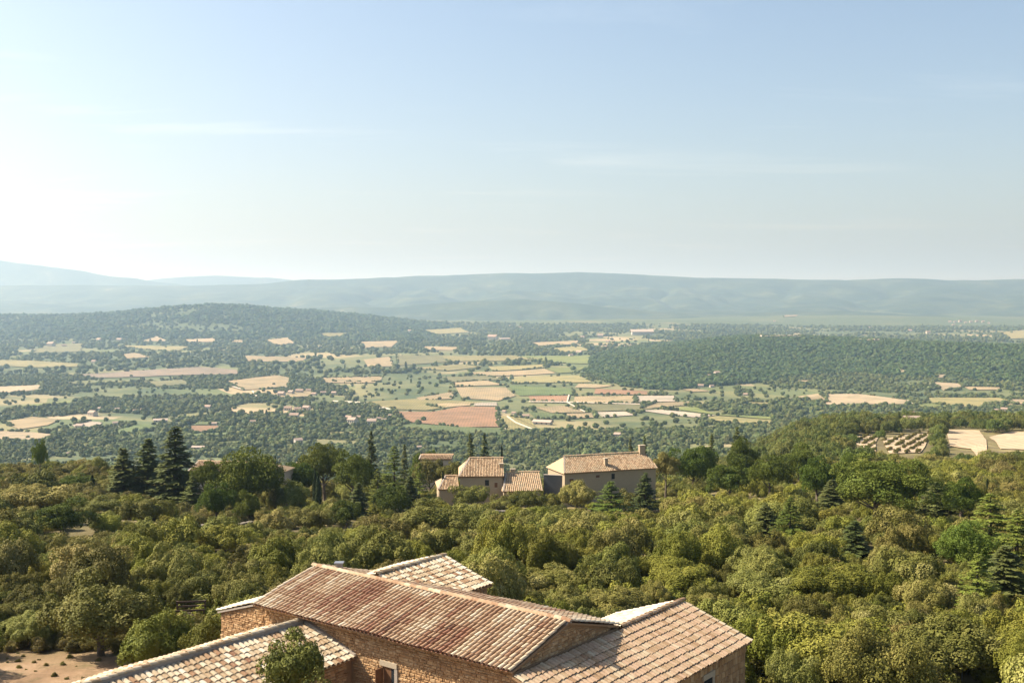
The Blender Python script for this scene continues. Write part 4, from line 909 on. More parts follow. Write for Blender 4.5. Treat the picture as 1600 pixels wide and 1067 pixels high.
def core_leaves(r, rx, rz, zc, core, ls, low, n):
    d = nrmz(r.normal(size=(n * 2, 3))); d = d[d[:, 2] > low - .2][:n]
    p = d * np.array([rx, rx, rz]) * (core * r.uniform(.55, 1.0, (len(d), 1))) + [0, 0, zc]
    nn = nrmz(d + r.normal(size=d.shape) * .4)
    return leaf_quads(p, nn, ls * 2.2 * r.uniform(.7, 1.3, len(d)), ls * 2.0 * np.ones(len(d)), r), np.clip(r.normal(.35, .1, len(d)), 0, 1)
def conifer(seed, H, R, mat, droop=.12, dens=1.0, bare=.08, upturn=0.0, gap=.42, ls=.10):
    """tiered cedar / fir: whorls of flat needle sprays on a straight trunk"""
    r = np.random.default_rng(seed); P = []; N = []; A = []; T = []; z = H * bare
    while z < H * .985:
        f = (z - H * bare) / (H * (1 - bare)); L = R * (1 - f) ** .85 * r.uniform(.75, 1.12) + .10
        nb = int(5 + 4 * (1 - f))
        for k in range(nb):
            th = r.uniform(0, 6.28); Lk = L * r.uniform(.65, 1.1); npt = max(4, int(Lk * 26 * dens)); s = r.uniform(.12, 1, npt) ** .8
            wd = .20 * Lk * (1 - s) + .14 + .10 * s
            lat = r.normal(0, 1, npt) * wd * .6
            x = np.cos(th) * s * Lk - np.sin(th) * lat; y = np.sin(th) * s * Lk + np.cos(th) * lat
            zz = z + upturn * s * s * Lk - droop * s * Lk - np.abs(lat) * .18 + r.normal(0, .035, npt)
            P.append(np.stack([x, y, zz], -1)); N.append(np.stack([np.cos(th) * .25 + r.normal(0, .32, npt), np.sin(th) * .25 + r.normal(0, .32, npt), np.ones(npt)], -1))
            A.append(np.stack([np.cos(th) + r.normal(0, .5, npt), np.sin(th) + r.normal(0, .5, npt), np.zeros(npt)], -1)); T.append(np.clip(r.normal(.3, .1) + .45 * s + r.normal(0, .08, npt), 0, 1))
        z += gap * r.uniform(.6, 1.2) * (1 - .5 * f)
    P = np.concatenate(P); N = nrmz(np.concatenate(N)); A = np.concatenate(A); T = np.concatenate(T); n = len(P)
    return leaf_mesh('crown', [(leaf_quads(P, N, ls * 1.7 * r.uniform(.7, 1.3, n), ls * .8 * r.uniform(.7, 1.3, n), r, A), T)], mat)
def conifer_trunk(H, r0):
    m_ = MB(); m_.tube((0, 0, -.4), (0, 0, H * .5), r0, r0 * .6, 8); m_.tube((0, 0, H * .5), (0, 0, H * .98), r0 * .6, .02, 7); return m_.mesh('trunk', M_BARK, True)
def cypress(seed):
    r = np.random.default_rng(seed); n = 1500; z = r.uniform(0.05, 1, n); rad = .13 * np.sin(np.pi * np.clip(z * .86 + .12, 0, 1)) ** .7 * (1 - .25 * z)
    th = r.uniform(0, 6.28, n); e = np.stack([np.cos(th), np.sin(th), np.zeros(n)], -1); rr = rad * r.uniform(.7, 1.08, n)
    p = e * rr[:, None]; p[:, 2] = z
    return leaf_mesh('crown', [(leaf_quads(p, nrmz(e + r.normal(size=e.shape) * .3), np.full(n, .035), np.full(n, .018), r, np.tile([0, 0, 1.], (n, 1)) + r.normal(size=e.shape) * .2), np.clip(r.normal(.5, .2, n), 0, 1))], M_CYP)
# unit prototypes: (crown, trunk, natural width, natural height)
OAKS = []
for k in range(12):
    r_ = random.Random(k); rx = 2.25; rz = r_.uniform(1.25, 1.75); zc = 2.0 + (rz - 1.25) * .6
    OAKS.append((lobed(100 + k, rx, rz, zc, r_.randint(38, 54), (.34, .74), 19000, .047, M_OAK if k % 4 else M_OAKB), trunk_mesh('trunk', 2.3, .17, 4, k), 2 * rx + .9, zc + rz + .55))
SPARSE = (lobed(170, 2.3, 1.55, 2.9, 44, (.34, .68), 11000, .055, M_OAK, -.6, inner=.40, core=.6), trunk_mesh('trunk', 2.3, .13, 6, 9, 1.2), 5.2, 5.0)
SMALL = []                                  # simpler crowns for the far part of the scrub
for k in range(8):
    r_ = random.Random(50 + k); rx = 2.2; rz = r_.uniform(1.2, 1.6); SMALL.append((lobed(150 + k, rx, rz, 1.9, r_.randint(28, 38), (.42, .85), 9000, .064, M_OAK if k % 3 else M_OAKB), None, 5.2, 4.0))
BUSH = [(lobed(180 + k, 1.0, .7, .6, 14, (.25, .45), 2200, .05, M_DRY), None, 2.5, 1.6) for k in range(4)]
MIDT = [(lobed(160 + k, 2.2, 1.45, 1.9, 30, (.42, .85), 5000, .085, M_MIDG), None, 5.2, 4.0) for k in range(5)]
BUSHG = [(lobed(190 + k, 1.0, .7, .6, 16, (.25, .45), 1900, .06, M_OAK if k % 2 else M_OAKB), None, 2.5, 1.6) for k in range(4)]
CEDARS = [(conifer(200 + k, 10, (2.6, 2.9, 2.2, 3.2)[k], M_CEDAR, (.10, .16, .2, .05)[k], (1.5, 1.4, 1.6, 1.4)[k], .03, (0, .05, 0, .08)[k]), conifer_trunk(10, .22), (4.9, 5.4, 4.2, 6.0)[k], 10.) for k in range(4)]
PALEC = [(conifer(220 + k, 10, 4.2, M_PINE, .06, .8, .05, .05, .55, .11), conifer_trunk(10, .25), 7.6, 10.) for k in range(2)]
PINES = [(lobed(240 + k, 2.5, 2.9, 3.9, 34, (.55, .95), 18000, .058, M_PINE, -.45, 1.45, .3, .68), trunk_mesh('trunk', 4.5, .22, 5, 40 + k, 1.3), 6.2, 7.3) for k in range(4)]
UMBS = [(lobed(260 + k, 3.1, 2.1, 3.7, 46, (.6, 1.0), 20000, .06, M_UMB, -.45, 1.35, .5, .8, .8), trunk_mesh('trunk', 4.0, .22, 6, 60 + k, 1.6), 7.4, 6.0) for k in range(3)]
BIGPINE = (lobed(250, 2.7, 2.5, 4.4, 64, (.38, .72), 42000, .036, M_BIGP, -.4, 1.8, .3, .75), trunk_mesh('trunk', 4.8, .2, 6, 49, 1.5), 6.4, 7.5)
CYPS = [(cypress(280), None, .27, 1.0)]
KINDS = {'oak': OAKS, 'cedar': CEDARS, 'palec': PALEC, 'pine': PINES, 'umb': UMBS, 'cyp': CYPS}
def plant(name, proto, loc, sc, rot, label=None, cat='tree', group=None, lift=0.0):
    e = empty(name, loc); e.scale = sc; e.rotation_euler.z = rot
    if proto[1] is not None:
        t = bpy.data.objects.new('trunk', proto[1]); COL.objects.link(t); t.parent = e; t.scale.z = 1 + lift / 2.2
    c = bpy.data.objects.new('crown', proto[0]); COL.objects.link(c); c.parent = e; c.location.z = lift
    return tag(e, label, cat, group)
HERO = [  # kind, name, u, v of the top, width px, distance, label
 ('cedar','cedar_tree',192,698,82,150,'greyish cedar, leftmost of the three tall conifers left of the umbrella pine'),
 ('cedar','cedar_tree',231,683,98,151,'dark pointed cedar, middle of the three tall conifers on the left'),
 ('cedar','cedar_tree',273,662,110,148,'tallest layered cedar, right of the three tall conifers on the left'),
 ('umb','umbrella_pine',388,712,140,146,'broad dark umbrella pine hiding the tiled house'),('umb','umbrella_pine',322,722,60,144,'smaller umbrella pine between tall cedar and broad umbrella pine'),
 ('pine','young_pine',337,757,58,126,'yellow-green young pine below the broad umbrella pine'),('pine','young_pine',388,770,40,124,'small pale young pine just right of the yellow-green one'),
 ('umb','umbrella_pine',507,698,85,178,'umbrella pine left of the dark spire-like fir, bright green top'),('umb','umbrella_pine',552,714,80,165,'green umbrella pine right below the dark fir'),
 ('pine','pine_tree',470,716,60,172,'round pine right of the hidden house gable'),
 ('cedar','fir_tree',580,670,40,195,'dark spire-shaped fir left of the tiled farm'),('palec','cedar_tree',616,694,72,170,'pale spreading cedar left of the tall tiled house'),('cedar','fir_tree',632,692,28,200,'small dark fir beside the pale spreading cedar'),
 ('palec','cedar_tree',655,722,60,160,'pale cedar directly left of the small tiled lean-to roof'),('pine','pine_tree',665,700,60,215,'round-topped pine behind the small reddish roof'),
 ('cedar','fir_tree',735,675,36,225,'left of the paired dark firs above the tall house'),('cedar','fir_tree',757,674,36,222,'right of the paired dark firs above the tall house'),
 ('oak','round_oak',672,716,62,196,'round oak hiding the wall under the small reddish roof'),('oak','round_oak',705,717,44,190,'round oak right of the small reddish roof'),('oak','round_oak',430,748,70,152,'low oak in front of the hidden house gable'),
 ('oak','round_oak',738,757,66,160,'low oak against the wall of the tall tiled house'),('oak','round_oak',902,752,74,158,'low oak against the left end of the long house'),('oak','round_oak',452,748,64,150,'olive oak right of the hidden house gable'),('oak','round_oak',824,764,64,156,'low oak under the eave of the low ribbed-roof building'),
 ('cyp','cypress_tree',144,742,9,150,'slim dark cypress left of the three tall conifers'),('cyp','cypress_tree',492,733,9,158,'left slim cypress of a pair below the umbrella pines'),('cyp','cypress_tree',497,740,11,155,'right slim cypress of a pair below the umbrella pines'),
 ('cyp','cypress_tree',430,713,6,185,'tiny cypress above the hidden house gable'),('cyp','cypress_tree',784,696,7,225,'tiny cypress above the tall house roof'),('cyp','cypress_tree',692,736,7,170,'slim cypress beside the small tiled lean-to roof'),
 ('pine','lone_pine',62,687,24,172,'lone dark tree on the crest of the left hillside'),
 ('oak','round_oak',58,752,120,122,'big tawny oak clump at left below the hillside'),('pine','pine_tree',98,785,95,100,'dark feathery pine at left above the oak scrub'),('oak','round_oak',152,776,78,118,'rounded oak right of the dark feathery pine'),
 ('oak','round_oak',226,778,84,112,'dome-shaped olive oak below the tall conifers'),('oak','dark_oak',676,782,122,106,'large dark green oak left of the garden wall'),('oak','spreading_oak',352,818,100,92,'spreading oak with visible trunk over a pale clearing'),
 ('oak','round_oak',484,792,75,118,'rounded oak in front of the slim cypress pair'),('pine','young_pine',540,778,50,120,'bright yellow-green bush pine left of the dark oak'),('pine','pine_tree',612,757,70,140,'yellowish broad pine below the pale cedar'),
 ('cedar','cedar_tree',1008,736,66,150,'green cedar in front of the right end of the long house'),('palec','cedar_tree',955,750,90,148,'pale cedar in front of the middle of the long house'),
 ('cedar','fir_tree',985,682,26,235,'left small dark fir behind the long house'),('cedar','fir_tree',1007,678,26,235,'right small dark fir behind the long house'),('oak','round_oak',1040,705,55,185,'round dark oak touching the right end of the long house'),
 ('cedar','fir_tree',1112,675,34,210,'dark fir, left of two above the right-hand woods'),('cedar','fir_tree',1152,664,48,205,'dark fir, right of two above the right-hand woods'),
 ('umb','umbrella_pine',1203,714,70,160,'bright flat-topped umbrella pine right of the two dark firs'),('pine','pine_tree',1278,716,66,150,'pine with bright crown beside the big lit pine'),('pine','pine_tree',1330,712,60,175,'rounded pine behind the big lit pine'),
 ('pine','big_pine',1376,712,190,114,'biggest pine, left half sunlit and right half dark'),
 ('palec','cedar_tree',1235,775,78,106,'spreading green cedar left of the biggest pine'),('cedar','cedar_tree',1335,812,74,90,'blue-green fir below the biggest pine'),('cedar','cedar_tree',1465,752,90,122,'layered dark cedar right of the biggest pine'),
 ('pine','sparse_pine',1503,742,66,118,'sparse reddish-stemmed pine near the right edge'),('palec','cedar_tree',1548,768,135,92,'pale layered cedar at the right edge, farther one'),('palec','cedar_tree',1590,795,130,80,'pale layered cedar cut by the right edge'),
 ('pine','bright_pine',1508,818,110,78,'bright green brushy pine low at the right'),('cyp','cypress_tree',1399,717,7,170,'tiny cypress above the biggest pine'),('cyp','cypress_tree',1543,749,8,150,'tiny cypress near the right edge'),
 ('pine','pine_tree',1250,700,74,190,'rounded pine behind the bright flat-topped umbrella pine'),('cedar','cedar_tree',1300,748,62,140,'narrow cedar just left of the biggest pine'),('cedar','cedar_tree',1196,784,62,110,'dark cedar left of the spreading green cedar'),('pine','pine_tree',1140,722,66,165,'pine in front of the right dark fir'),
 ('cedar','cedar_tree',1572,850,120,66,'dark layered cedar low at the right edge'),('palec','cedar_tree',1528,862,100,64,'pale cedar below the bright brushy pine'),('pine','pine_tree',1442,732,60,150,'round pine right behind the biggest pine'),
 ('palec','cedar_tree',590,732,64,150,'pale cedar below the dark spire-shaped fir'),('cedar','cedar_tree',640,742,56,150,'dark cedar below the pale spreading cedar'),('cedar','cedar_tree',560,752,50,140,'dark cedar left of the yellowish broad pine'),('pine','pine_tree',118,742,60,150,'pine between the hillside and the slim cypress'),('cedar','cedar_tree',300,742,60,142,'dark cedar at the foot of the tallest layered cedar'),
 ('pine','pine_tree',1160,690,60,190,'yellowish pine just below the right dark fir'),('pine','pine_tree',1085,690,70,190,'bushy bright pine right of the long house'),
 ('oak','small_oak',458,982,140,37.0,'small dark oak in front of the pale mottled roof'),('oak','big_oak',156,903,195,54.5,'large dark oak beside the bare soil clearing'),('oak','round_bush',236,962,130,49.3,'tawny rounded bush behind the pale mottled roof, left one'),('oak','round_bush',318,968,105,49.6,'tawny rounded bush between pale roof and stone lean-to'),
 ('oak','bright_oak',1062,872,135,70,'bright green rounded oak above the right wing roof'),('oak','round_oak',960,912,125,61,'green oak touching the ridge behind the right wing'),('oak','round_oak',868,880,120,70,'oak with one rusty tinted clump behind the main roof'),
 ('oak','tall_oak',1205,958,115,50,'pale green oak right beside the wing corner'),('oak','big_oak',1300,965,210,49,'wide yellow-green oak at bottom right'),('oak','big_oak',1480,960,190,50,'big light-topped oak left of bottom right corner'),
 ('oak','round_oak',1290,880,150,66,'rounded olive oak above the wide yellow-green oak'),('oak','round_oak',1190,890,120,66,'dense oak above the wing roof corner'),('oak','round_oak',1600,985,120,48,'yellow-tinged oak in the bottom right corner'),
]
OCC = []                                    # occupied: x, y, radius
hero_i = {}
for kind, name, u, vt, wpx, Y, label in HERO:
    top = ptY(u, vt, Y); g = gz(top.x, top.y); protos = KINDS[kind]; i = hero_i.get(kind, 0); hero_i[kind] = i + 1
    if kind == 'oak': pr = OAKS[[0, 4, 8][i % 3] if 'bright' in name or 'pale' in label or 'yellow' in label else [1, 2, 3, 5, 6, 7, 9, 10, 11][i % 9]]
    else: pr = protos[i % len(protos)]
    if name == 'small_oak': pr = SPARSE
    if name == 'big_pine': pr = BIGPINE
    H = max(top.z - g, 1.2); wd = wpx / F * Y; sw = wd / pr[2]; sh = H / pr[3]
    lf = 0.0
    if kind in ('oak', 'umb') and sh > 1.15 * sw: lf = H / (1.15 * sw) - pr[3]; sh = 1.15 * sw
    plant(name, pr, (top.x, top.y, g), (sw, sw, sh), i * 2.4, label, 'bush' if 'bush' in name else 'tree', lift=lf)
    OCC.append((top.x, top.y, wd * .5))

# ------------------------------------------------------------------ oak scrub: individuals near, one mass beyond
CLEAR = [[(-40,1015),(60,1012),(150,1020),(235,1030),(235,1090),(-40,1090)], [(335,856),(362,856),(362,868),(335,868)], [(1440,876),(1456,876),(1460,900),(1442,900)], [(1545,915),(1590,915),(1590,932),(1545,932)]]
def house_zone(x, y):
    d0 = (x - DD[0]) * MM[0] + (y - DD[1]) * MM[1]; d1 = (x - DD[0]) * GG[0] + (y - DD[1]) * GG[1]
    return (-17.8 < d0 < 4.5 and -1.5 < d1 < 8.3) or (-4.5 < d0 < 5 and -2 < d1 < 13.2) or (-15 < d0 < -7 and -30 < d1 < 1) or (-14.5 < d0 < -6.2 and 0 < d1 < 9.8) or (-9 < d0 < 12 and -30 < d1 < 1)
# what the photograph shows in the open between the oaks: (u0, u1, v top, v bottom, distance)
OPEN = [(718,790,700,752,167),(786,850,700,760,165),(684,720,700,756,166),(879,1030,700,744,167),(655,705,705,716,200),(425,448,720,744,162),(296,345,715,728,165),
        (692,822,806,813,104),(408,448,820,832,92),(254,292,832,842,88),(1012,1036,803,809,108),(334,362,850,868,86),(-20,215,1022,1070,53),(285,320,945,975,61),(1496,1510,1042,1062,51),
        (1336,1366,684,698,390),(1386,1450,678,703,400),(1484,1538,676,705,410),(1564,1640,680,700,410)]
for kind, name, u, vt, wpx, Y, label in HERO:
    if kind == 'oak' and Y < 60: continue
    tp = ptY(u, vt, Y); vb = proj(tp.x, tp.y, gz(tp.x, tp.y))[1]; fr = {'cedar': .80, 'palec': .7, 'pine': .72, 'umb': .75, 'oak': .62, 'cyp': .7}[kind]
    OPEN.append((u - wpx * .36, u + wpx * .36, vt, vt + (vb - vt) * fr, Y - 1.0))
def blocks(u, hw, vt, vb, y):
    for a, b, c, d, Y in OPEN:
        if y < Y and u + hw > a and u - hw < b and vt < d and vb > c: return True
    return False
rg = random.Random(77); cell = {}; bulk = []
def fits(x, y, r):
    for ex, ey, er in OCC:
        if (x - ex) ** 2 + (y - ey) ** 2 < (0.80 * (er + r)) ** 2: return False
    for ex, ey, er in EXCL:
        if (x - ex) ** 2 + (y - ey) ** 2 < (er + r * .8) ** 2: return False
    cx, cy = int(x // 5), int(y // 5)
    for i in range(cx - 1, cx + 2):
        for j in range(cy - 1, cy + 2):
            for bx, by, br in cell.get((i, j), ()):
                if (x - bx) ** 2 + (y - by) ** 2 < (0.89 * (br + r)) ** 2: return False
    return True
for k in range(44000):
    y = math.sqrt(rg.uniform(44 ** 2, 265 ** 2)); x = rg.uniform(-.66, .62) * y
    if k > 25000: y = math.sqrt(rg.uniform(44 ** 2, 150 ** 2)); x = rg.uniform(-.62, .60) * y
    r = rg.choice([1.3, 1.7, 2.0, 2.3, 2.6]) * rg.uniform(.85, 1.12) * (0.8 if y < 75 else 1)
    if k > 32000: r *= .62
    if house_zone(x, y): continue
    u, v = proj(x, y, gz(x, y))
    if any(min(q[0] for q in c) < u < max(q[0] for q in c) and min(q[1] for q in c) < v < max(q[1] for q in c) for c in CLEAR): continue
    if u < 360 and y > 140: r *= .62
    if u < 330 and y > 150 and rg.random() < (.55 if u < 200 else .2): continue          # open hillside on the left
    if blocks(u, r * F / y * .8, proj(x, y, gz(x, y) + r * 1.75)[1], v, y): continue
    if not fits(x, y, r): continue
    cell.setdefault((int(x // 5), int(y // 5)), []).append((x, y, r)); bulk.append((x, y, r))
LANDN = [(690,945,'the main tiled roof'),(300,1020,'the pale mottled roof'),(1050,990,'the right wing roof'),(690,890,'the rear wing roof'),(360,965,'the stone lean-to'),(950,730,'the long house'),(750,735,'the tall tiled house'),(755,812,'the garden wall'),
         (1378,780,'the biggest pine'),(230,740,'the three tall conifers'),(388,745,'the broad umbrella pine'),(100,1045,'the bare soil clearing'),(350,840,'the spreading trunked oak'),(676,805,'the large dark oak'),(1235,800,'the spreading green cedar'),
         (1560,840,'the right-edge cedars'),(160,950,'the oak by the clearing'),(1062,900,'the bright rounded oak'),(1300,1010,'the yellow-green oak'),(1480,1000,'the big light-topped oak'),(98,815,'the dark feathery pine'),(1440,690,'the terraced sandy rows'),(62,715,'the lone crest tree'),(1150,700,'the two dark firs at right'),(530,730,'the green umbrella pines')]
def visible(b):
    u, v = proj(b[0], b[1], gz(b[0], b[1]) + 2.5); return -40 < u < 1640 and v < 1110
bulk.sort(key=lambda b: b[1]); near_t = [b for b in bulk if visible(b)][:300]; ns = set(near_t)
far_t = [b for b in bulk if b not in ns]
rg = random.Random(21); tl = []
def front_hidden(x, y): return 0
for (x, y, r) in near_t:
    k = rg.randrange(len(OAKS)); pr = OAKS[k]; s = 2 * r / pr[2] * 1.12; z = gz(x, y); sz = s * rg.choice([.85, .95, 1.05, 1.15, 1.28]) * rg.uniform(.94, 1.06)
    if r < 1.3: sz = max(sz, s * 1.1)
    e = plant('holm_oak', pr, (x, y, z - .15), (s, s * rg.uniform(.9, 1.1), sz), rg.uniform(0, 6.28), None, 'tree', 'oaks of the dense scrub')
    u, v = proj(x, y, z + pr[3] * sz * .7)
    size = 'broad' if r > 2.15 else 'small' if r < 1.4 else 'rounded'
    tl.append((e, u, size + ' ' + ('bright green' if k % 4 == 0 else 'olive') + ' scrub oak ' + where(u, v, LANDN)))
unique_labels(tl)
def scatter(name, label, items, protos, kind='stuff'):
    """one mass of plants: geometry-node instances of the prototype crowns; items = [(x, y, z, sx, sz, rot, proto index)]"""
    it = np.array(items, float); coll = bpy.data.collections.new(name + '_kinds')
    for k, pr in enumerate(protos):
        o = bpy.data.objects.new('%s_kind_%02d' % (name, k), pr[0]); coll.objects.link(o)
    me = bpy.data.meshes.new(name); me.vertices.add(len(it)); me.vertices.foreach_set('co', it[:, :3].astype(np.float32).ravel())
    a = me.attributes.new('scl', 'FLOAT_VECTOR', 'POINT'); a.data.foreach_set('vector', np.stack([it[:, 3], it[:, 3], it[:, 4]], -1).astype(np.float32).ravel())
    a = me.attributes.new('rot', 'FLOAT_VECTOR', 'POINT'); a.data.foreach_set('vector', np.stack([it[:, 5] * 0, it[:, 5] * 0, it[:, 5]], -1).astype(np.float32).ravel())
    a = me.attributes.new('idx', 'INT', 'POINT'); a.data.foreach_set('value', it[:, 6].astype(np.int32))
    o = mobj(name, me); tag(o, label, kind=kind)
    ng = bpy.data.node_groups.new(name + '_nodes', 'GeometryNodeTree')
    ng.interface.new_socket('Geometry', in_out='INPUT', socket_type='NodeSocketGeometry'); ng.interface.new_socket('Geometry', in_out='OUTPUT', socket_type='NodeSocketGeometry')
    N = ng.nodes; L = ng.links; gi = N.new('NodeGroupInput'); go = N.new('NodeGroupOutput'); ip = N.new('GeometryNodeInstanceOnPoints'); ci = N.new('GeometryNodeCollectionInfo')
    ci.inputs['Collection'].default_value = coll; ci.inputs['Separate Children'].default_value = True; ci.inputs['Reset Children'].default_value = True
    def na(nm, t): n = N.new('GeometryNodeInputNamedAttribute'); n.data_type = t; n.inputs['Name'].default_value = nm; return n.outputs['Attribute']
    L.new(gi.outputs[0], ip.inputs['Points']); L.new(ci.outputs[0], ip.inputs['Instance']); ip.inputs['Pick Instance'].default_value = True
    L.new(na('idx', 'INT'), ip.inputs['Instance Index']); L.new(na('rot', 'FLOAT_VECTOR'), ip.inputs['Rotation']); L.new(na('scl', 'FLOAT_VECTOR'), ip.inputs['Scale'])
    L.new(ip.outputs[0], go.inputs[0]); md = o.modifiers.new('scatter', 'NODES'); md.node_group = ng
    return o
items = [(x, y, gz(x, y) - .15, 2 * r / 5.2 * 1.15, 2 * r / 5.2 * rg.uniform(.85, 1.3), rg.uniform(0, 6.28), rg.randrange(len(SMALL))) for x, y, r in far_t]
# right-hand slopes beyond, with the terraced fields kept open
R = np.random.default_rng(5)
n = 7500; y = np.sqrt(R.uniform(250 ** 2, 640 ** 2, n)); t = R.uniform(-.66, .68, n); x = t * y; z = sheet(x, y); u, v = proj(x, y, z)
ok = np.ones(n, bool)
for c, p in NEAR_FIELDS:
    c0 = np.mean(p, 0); ok &= ~in_poly(u, v, [((q[0] - c0[0]) * 1.06 + c0[0], (q[1] - c0[1]) * 1.1 + c0[1]) for q in p])
    ok &= ~in_poly(u, v - 9, p)
px_, py_ = hit(1425, 668, 300); ok &= ~((abs(x - px_) < 6) & (y > py_ - 30) & (y < py_ + 6))
ok &= (t > .1) | (y < 330)
sc = R.uniform(.8, 1.5, n) * np.where(y > 330, 1.0, 0.95); vtp = proj(x, y, z + sc * 4)[1]
for i in range(n):
    if ok[i] and blocks(u[i], sc[i] * 2.2 * F / y[i], vtp[i], v[i], y[i]): ok[i] = False
slope = [(x[i], y[i], z[i] - .3, sc[i], sc[i] * R.uniform(.85, 1.3), R.uniform(0, 6.28), R.integers(len(MIDT))) for i in np.nonzero(ok)[0]]
scatter('oak_scrub', 'mass of oak scrub beyond the nearer oaks, down to the brow', items, SMALL)
scatter('slope_woods', 'greener woods on the slope round the terraced sandy fields', slope, MIDT)
# shrub rows on the terraced fields
vr = []
for pi, (ang, p) in enumerate(((.5, NEAR_FIELDS[0][1]), (.5, NEAR_FIELDS[1][1]))):
    us = [q[0] for q in p]; vs2 = [q[1] for q in p]
    for k in range(-14, 30):
        for s in np.arange(0, 80, 1.3):
            u = min(us) + k * 17 + s * .95; v = max(vs2) - s * .55
            if in_poly(np.array([u]), np.array([v]), p)[0] and rg.random() < .62:
                x, y = hit(u + rg.uniform(-1.2, 1.2), v + rg.uniform(-.6, .6), 230); vr.append((x, y, gz(x, y) + .1, rg.uniform(.4, .75), rg.uniform(.5, .85), rg.uniform(0, 6), rg.randrange(4)))
scatter('vine_rows', 'olive shrub rows planted across the terraced sandy fields', vr, BUSH)
# dry tufts and low shrubs on the open hillside at left and the yard edge
tf = []
for k in range(2600):
    y = math.sqrt(rg.uniform(120 ** 2, 225 ** 2)); x = -rg.uniform(.2, .5) * y; s = rg.uniform(.35, 1.1); tf.append((x, y, gz(x, y) - .05, s, s * rg.uniform(.7, 1.2), rg.uniform(0, 6), rg.randrange(4)))
for k in range(500):
    x = rg.uniform(-27, -12); y = rg.uniform(46, 62); u, v = proj(x, y, gz(x, y))
    if v < 1018 or rg.random() < .25: s = rg.uniform(.25, .5) if v < 1018 else rg.uniform(.06, .16); tf.append((x, y, gz(x, y) - .05, s, s, rg.uniform(0, 6), rg.randrange(4)))
scatter('dry_scrub', 'low tawny scrub on the open hillside at left and yard edge', tf, BUSH)

ug = []
for k in range(1500):
    y = math.sqrt(rg.uniform(42 ** 2, 80 ** 2)); x = rg.uniform(-.5, .5) * y
    if house_zone(x, y): continue
    u, v = proj(x, y, gz(x, y)); s = rg.uniform(.4, .9)
    if any(min(q[0] for q in c) < u < max(q[0] for q in c) and min(q[1] for q in c) < v < max(q[1] for q in c) for c in CLEAR): continue
    if u < 240 and v > 1000: continue
    if blocks(u, s * F / y, proj(x, y, gz(x, y) + s * 1.5)[1], v, y): continue
    ug.append((x, y, gz(x, y) - .1, s, s * rg.uniform(.8, 1.3), rg.uniform(0, 6), rg.randrange(4)))
scatter('undergrowth', 'low green undergrowth filling the gaps between the oaks', ug, BUSHG)

# ------------------------------------------------------------------ woods of the valley
def blob(seed, mat, n=260):
    r = np.random.default_rng(seed); V = ICO2[0].copy(); V = V * (1 + .22 * r.normal(size=(len(V), 1))) * [.5, .5, .42] + [0, 0, .42]
    Fq = ICO2[1]; V2 = V[Fq].reshape(-1, 3); F2 = np.arange(len(V2)).reshape(-1, 3); T = np.repeat(np.clip(r.normal(.5, .16, len(Fq)), 0, 1), 3)
    d = nrmz(r.normal(size=(n, 3))); d[:, 2] = np.abs(d[:, 2]) * .9 - .1; p = d * [.5, .5, .44] * r.uniform(.85, 1.15, (n, 1)) + [0, 0, .42]
    q = leaf_quads(p, nrmz(d + r.normal(size=d.shape) * .5), np.full(n, .07), np.full(n, .06), r)
    return raw_mesh('crown', np.concatenate([q, V2]), [np.arange(len(q)).reshape(-1, 4), F2 + len(q)], [mat], {'tone': np.concatenate([np.repeat(np.clip(r.normal(.55, .18, n), 0, 1), 4), T])})
VB = [(blob(300 + k, M_WOOD),) for k in range(6)]; HB = [(blob(320 + k, M_HILL),) for k in range(6)]
def poplar(seed):
    me = blob(seed, M_WOOD); V = np.zeros(len(me.vertices) * 3, np.float32); me.vertices.foreach_get('co', V); V = V.reshape(-1, 3); V[:, :2] *= .42; me.vertices.foreach_set('co', V.ravel()); return (me,)
VB += [poplar(340)]
allpoly = [p for _, p in FIELDS]
def wood(n, y0, y1, tmax, size, seed, dens, cond=None, tmin=None):
    r = np.random.default_rng(seed); y = np.sqrt(r.uniform(y0 ** 2, y1 ** 2, n)); x = r.uniform(-tmax if tmin is None else tmin, tmax, n) * y; z = sheet(x, y); u, v = proj(x, y, z)
    m = dens(x, y, r.random(n))
    for p in allpoly:
        us = [q[0] for q in p]; vv = [q[1] for q in p]
        bb = (u > min(us) - 2) & (u < max(us) + 2) & (v > min(vv) - 1) & (v < max(vv) + 5)
        if bb.any():
            k = np.nonzero(bb & m)[0]; inside = in_poly(u[k], v[k], p) | in_poly(u[k], v[k] - 2.2, p)
            m[k[inside & (r.random(len(k)) > .006)]] = False
    far = [e for e in EXCL if e[1] > 500]
    for ex, ey, er in far: m &= ~((np.abs(x - ex) < er * 1.0) & (np.abs(y - ey) < er * 2.2))
    i = np.nonzero(m)[0]; s = size * r.uniform(.55, 1.3, len(i))
    idx = r.integers(0, 6, len(i)); pop = r.random(len(i)) < .025; idx[pop] = 6 if cond is None else idx[pop]; hs = s * r.uniform(.75, 1.25, len(i)); hs[pop] *= 1.7 if cond is None else 1
    return list(zip(x[i], y[i], z[i] - s * .05, s, hs, r.uniform(0, 6.28, len(i)), idx))
hillmask = lambda x, y: hill_w(x, y) > .5
d_valley = lambda x, y, q: ((valley_w(x, y) > 0) | (q < .07)) & ~hillmask(x, y)
w1 = wood(43000, 860, 2100, .74, 5.6, 61, d_valley)
w2 = wood(36000, 2100, 5200, .74, 9.5, 62, d_valley)
w0 = wood(28000, 560, 1180, .74, 3.6, 65, lambda x, y, q: (fbm(x / 60, y / 60, 59, 3) > .36))
hr = random.Random(31); hd = []
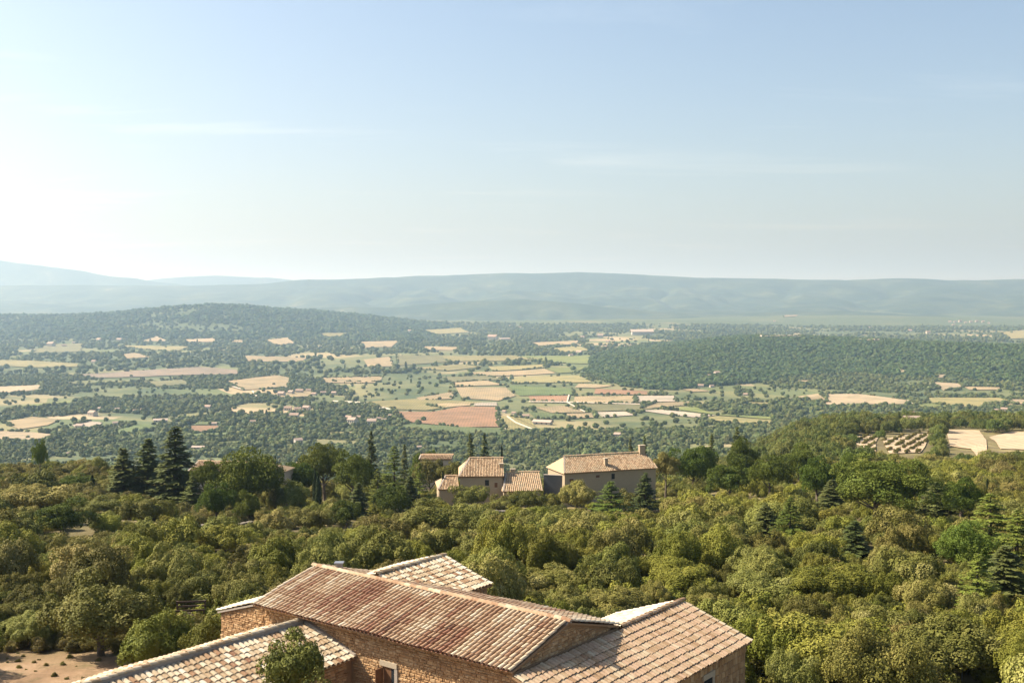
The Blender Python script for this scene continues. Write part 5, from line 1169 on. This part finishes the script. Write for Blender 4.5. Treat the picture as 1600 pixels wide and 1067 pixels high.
for code, poly in FIELDS:
    for i in range(len(poly)):
        if hr.random() < .45: continue
        (u0, v0), (u1, v1) = poly[i], poly[(i + 1) % len(poly)]
        (xa, ya), (xb, yb) = hit(u0, v0, 850), hit(u1, v1, 850); L = math.hypot(xb - xa, yb - ya); st_ = hr.uniform(3.0, 9.0); f = 0.0
        while f < L:
            if vnoise(np.array([f / 25]), np.array([i * 3.1 + u0]), 5)[0] > .42:
                q = f / L; x = xa + (xb - xa) * q + hr.uniform(-2, 2); y = ya + (yb - ya) * q + hr.uniform(-2, 2); s_ = hr.uniform(2.0, 5.5); hd.append((x, y, gz(x, y), s_, s_ * hr.uniform(.7, 1.2), hr.uniform(0, 6), hr.randrange(6)))
            f += st_ * hr.uniform(.6, 1.5)
scatter('valley_woods', 'hedges, copses and woods covering the valley floor between the fields', w0 + w1 + w2 + hd, VB)
wh = wood(90000, 1550, 3350, .72, 6.8, 63, lambda x, y, q: hillmask(x, y), True, .02)
scatter('hill_forest', 'dense forest covering the long hill at the right of the valley', wh, HB)
wl2 = wood(36000, 3300, 5000, .74, 12.0, 64, lambda x, y, q: ridge_w(x, y) > .4, True)
scatter('ridge_forest', 'forest covering the rounded ridge at the left of the valley', wl2, HB)

# ------------------------------------------------------------------ the hazy air
hz = MB(); hz.box((-40000, -600, ZMIN - 30), (40000, 40000, ZMAX + 8)); me = hz.mesh('haze', M_ZINC); me.materials.clear()
hm = bpy.data.materials.new('haze'); hm.use_nodes = True; ht = hm.node_tree
for n in list(ht.nodes): ht.nodes.remove(n)
ho_ = ht.nodes.new('ShaderNodeOutputMaterial'); pv = ht.nodes.new('ShaderNodeVolumePrincipled')
pv.inputs['Color'].default_value = (0.42, 0.61, 0.82, 1); pv.inputs['Absorption Color'].default_value = (0.62, 0.42, 0.05, 1); pv.inputs['Density'].default_value = HAZE_DENSITY; pv.inputs['Anisotropy'].default_value = 0.35
ht.links.new(pv.outputs[0], ho_.inputs['Volume']); me.materials.append(hm)
tag(mobj('haze', me), 'pale blue summer haze filling the valley air', kind='stuff')
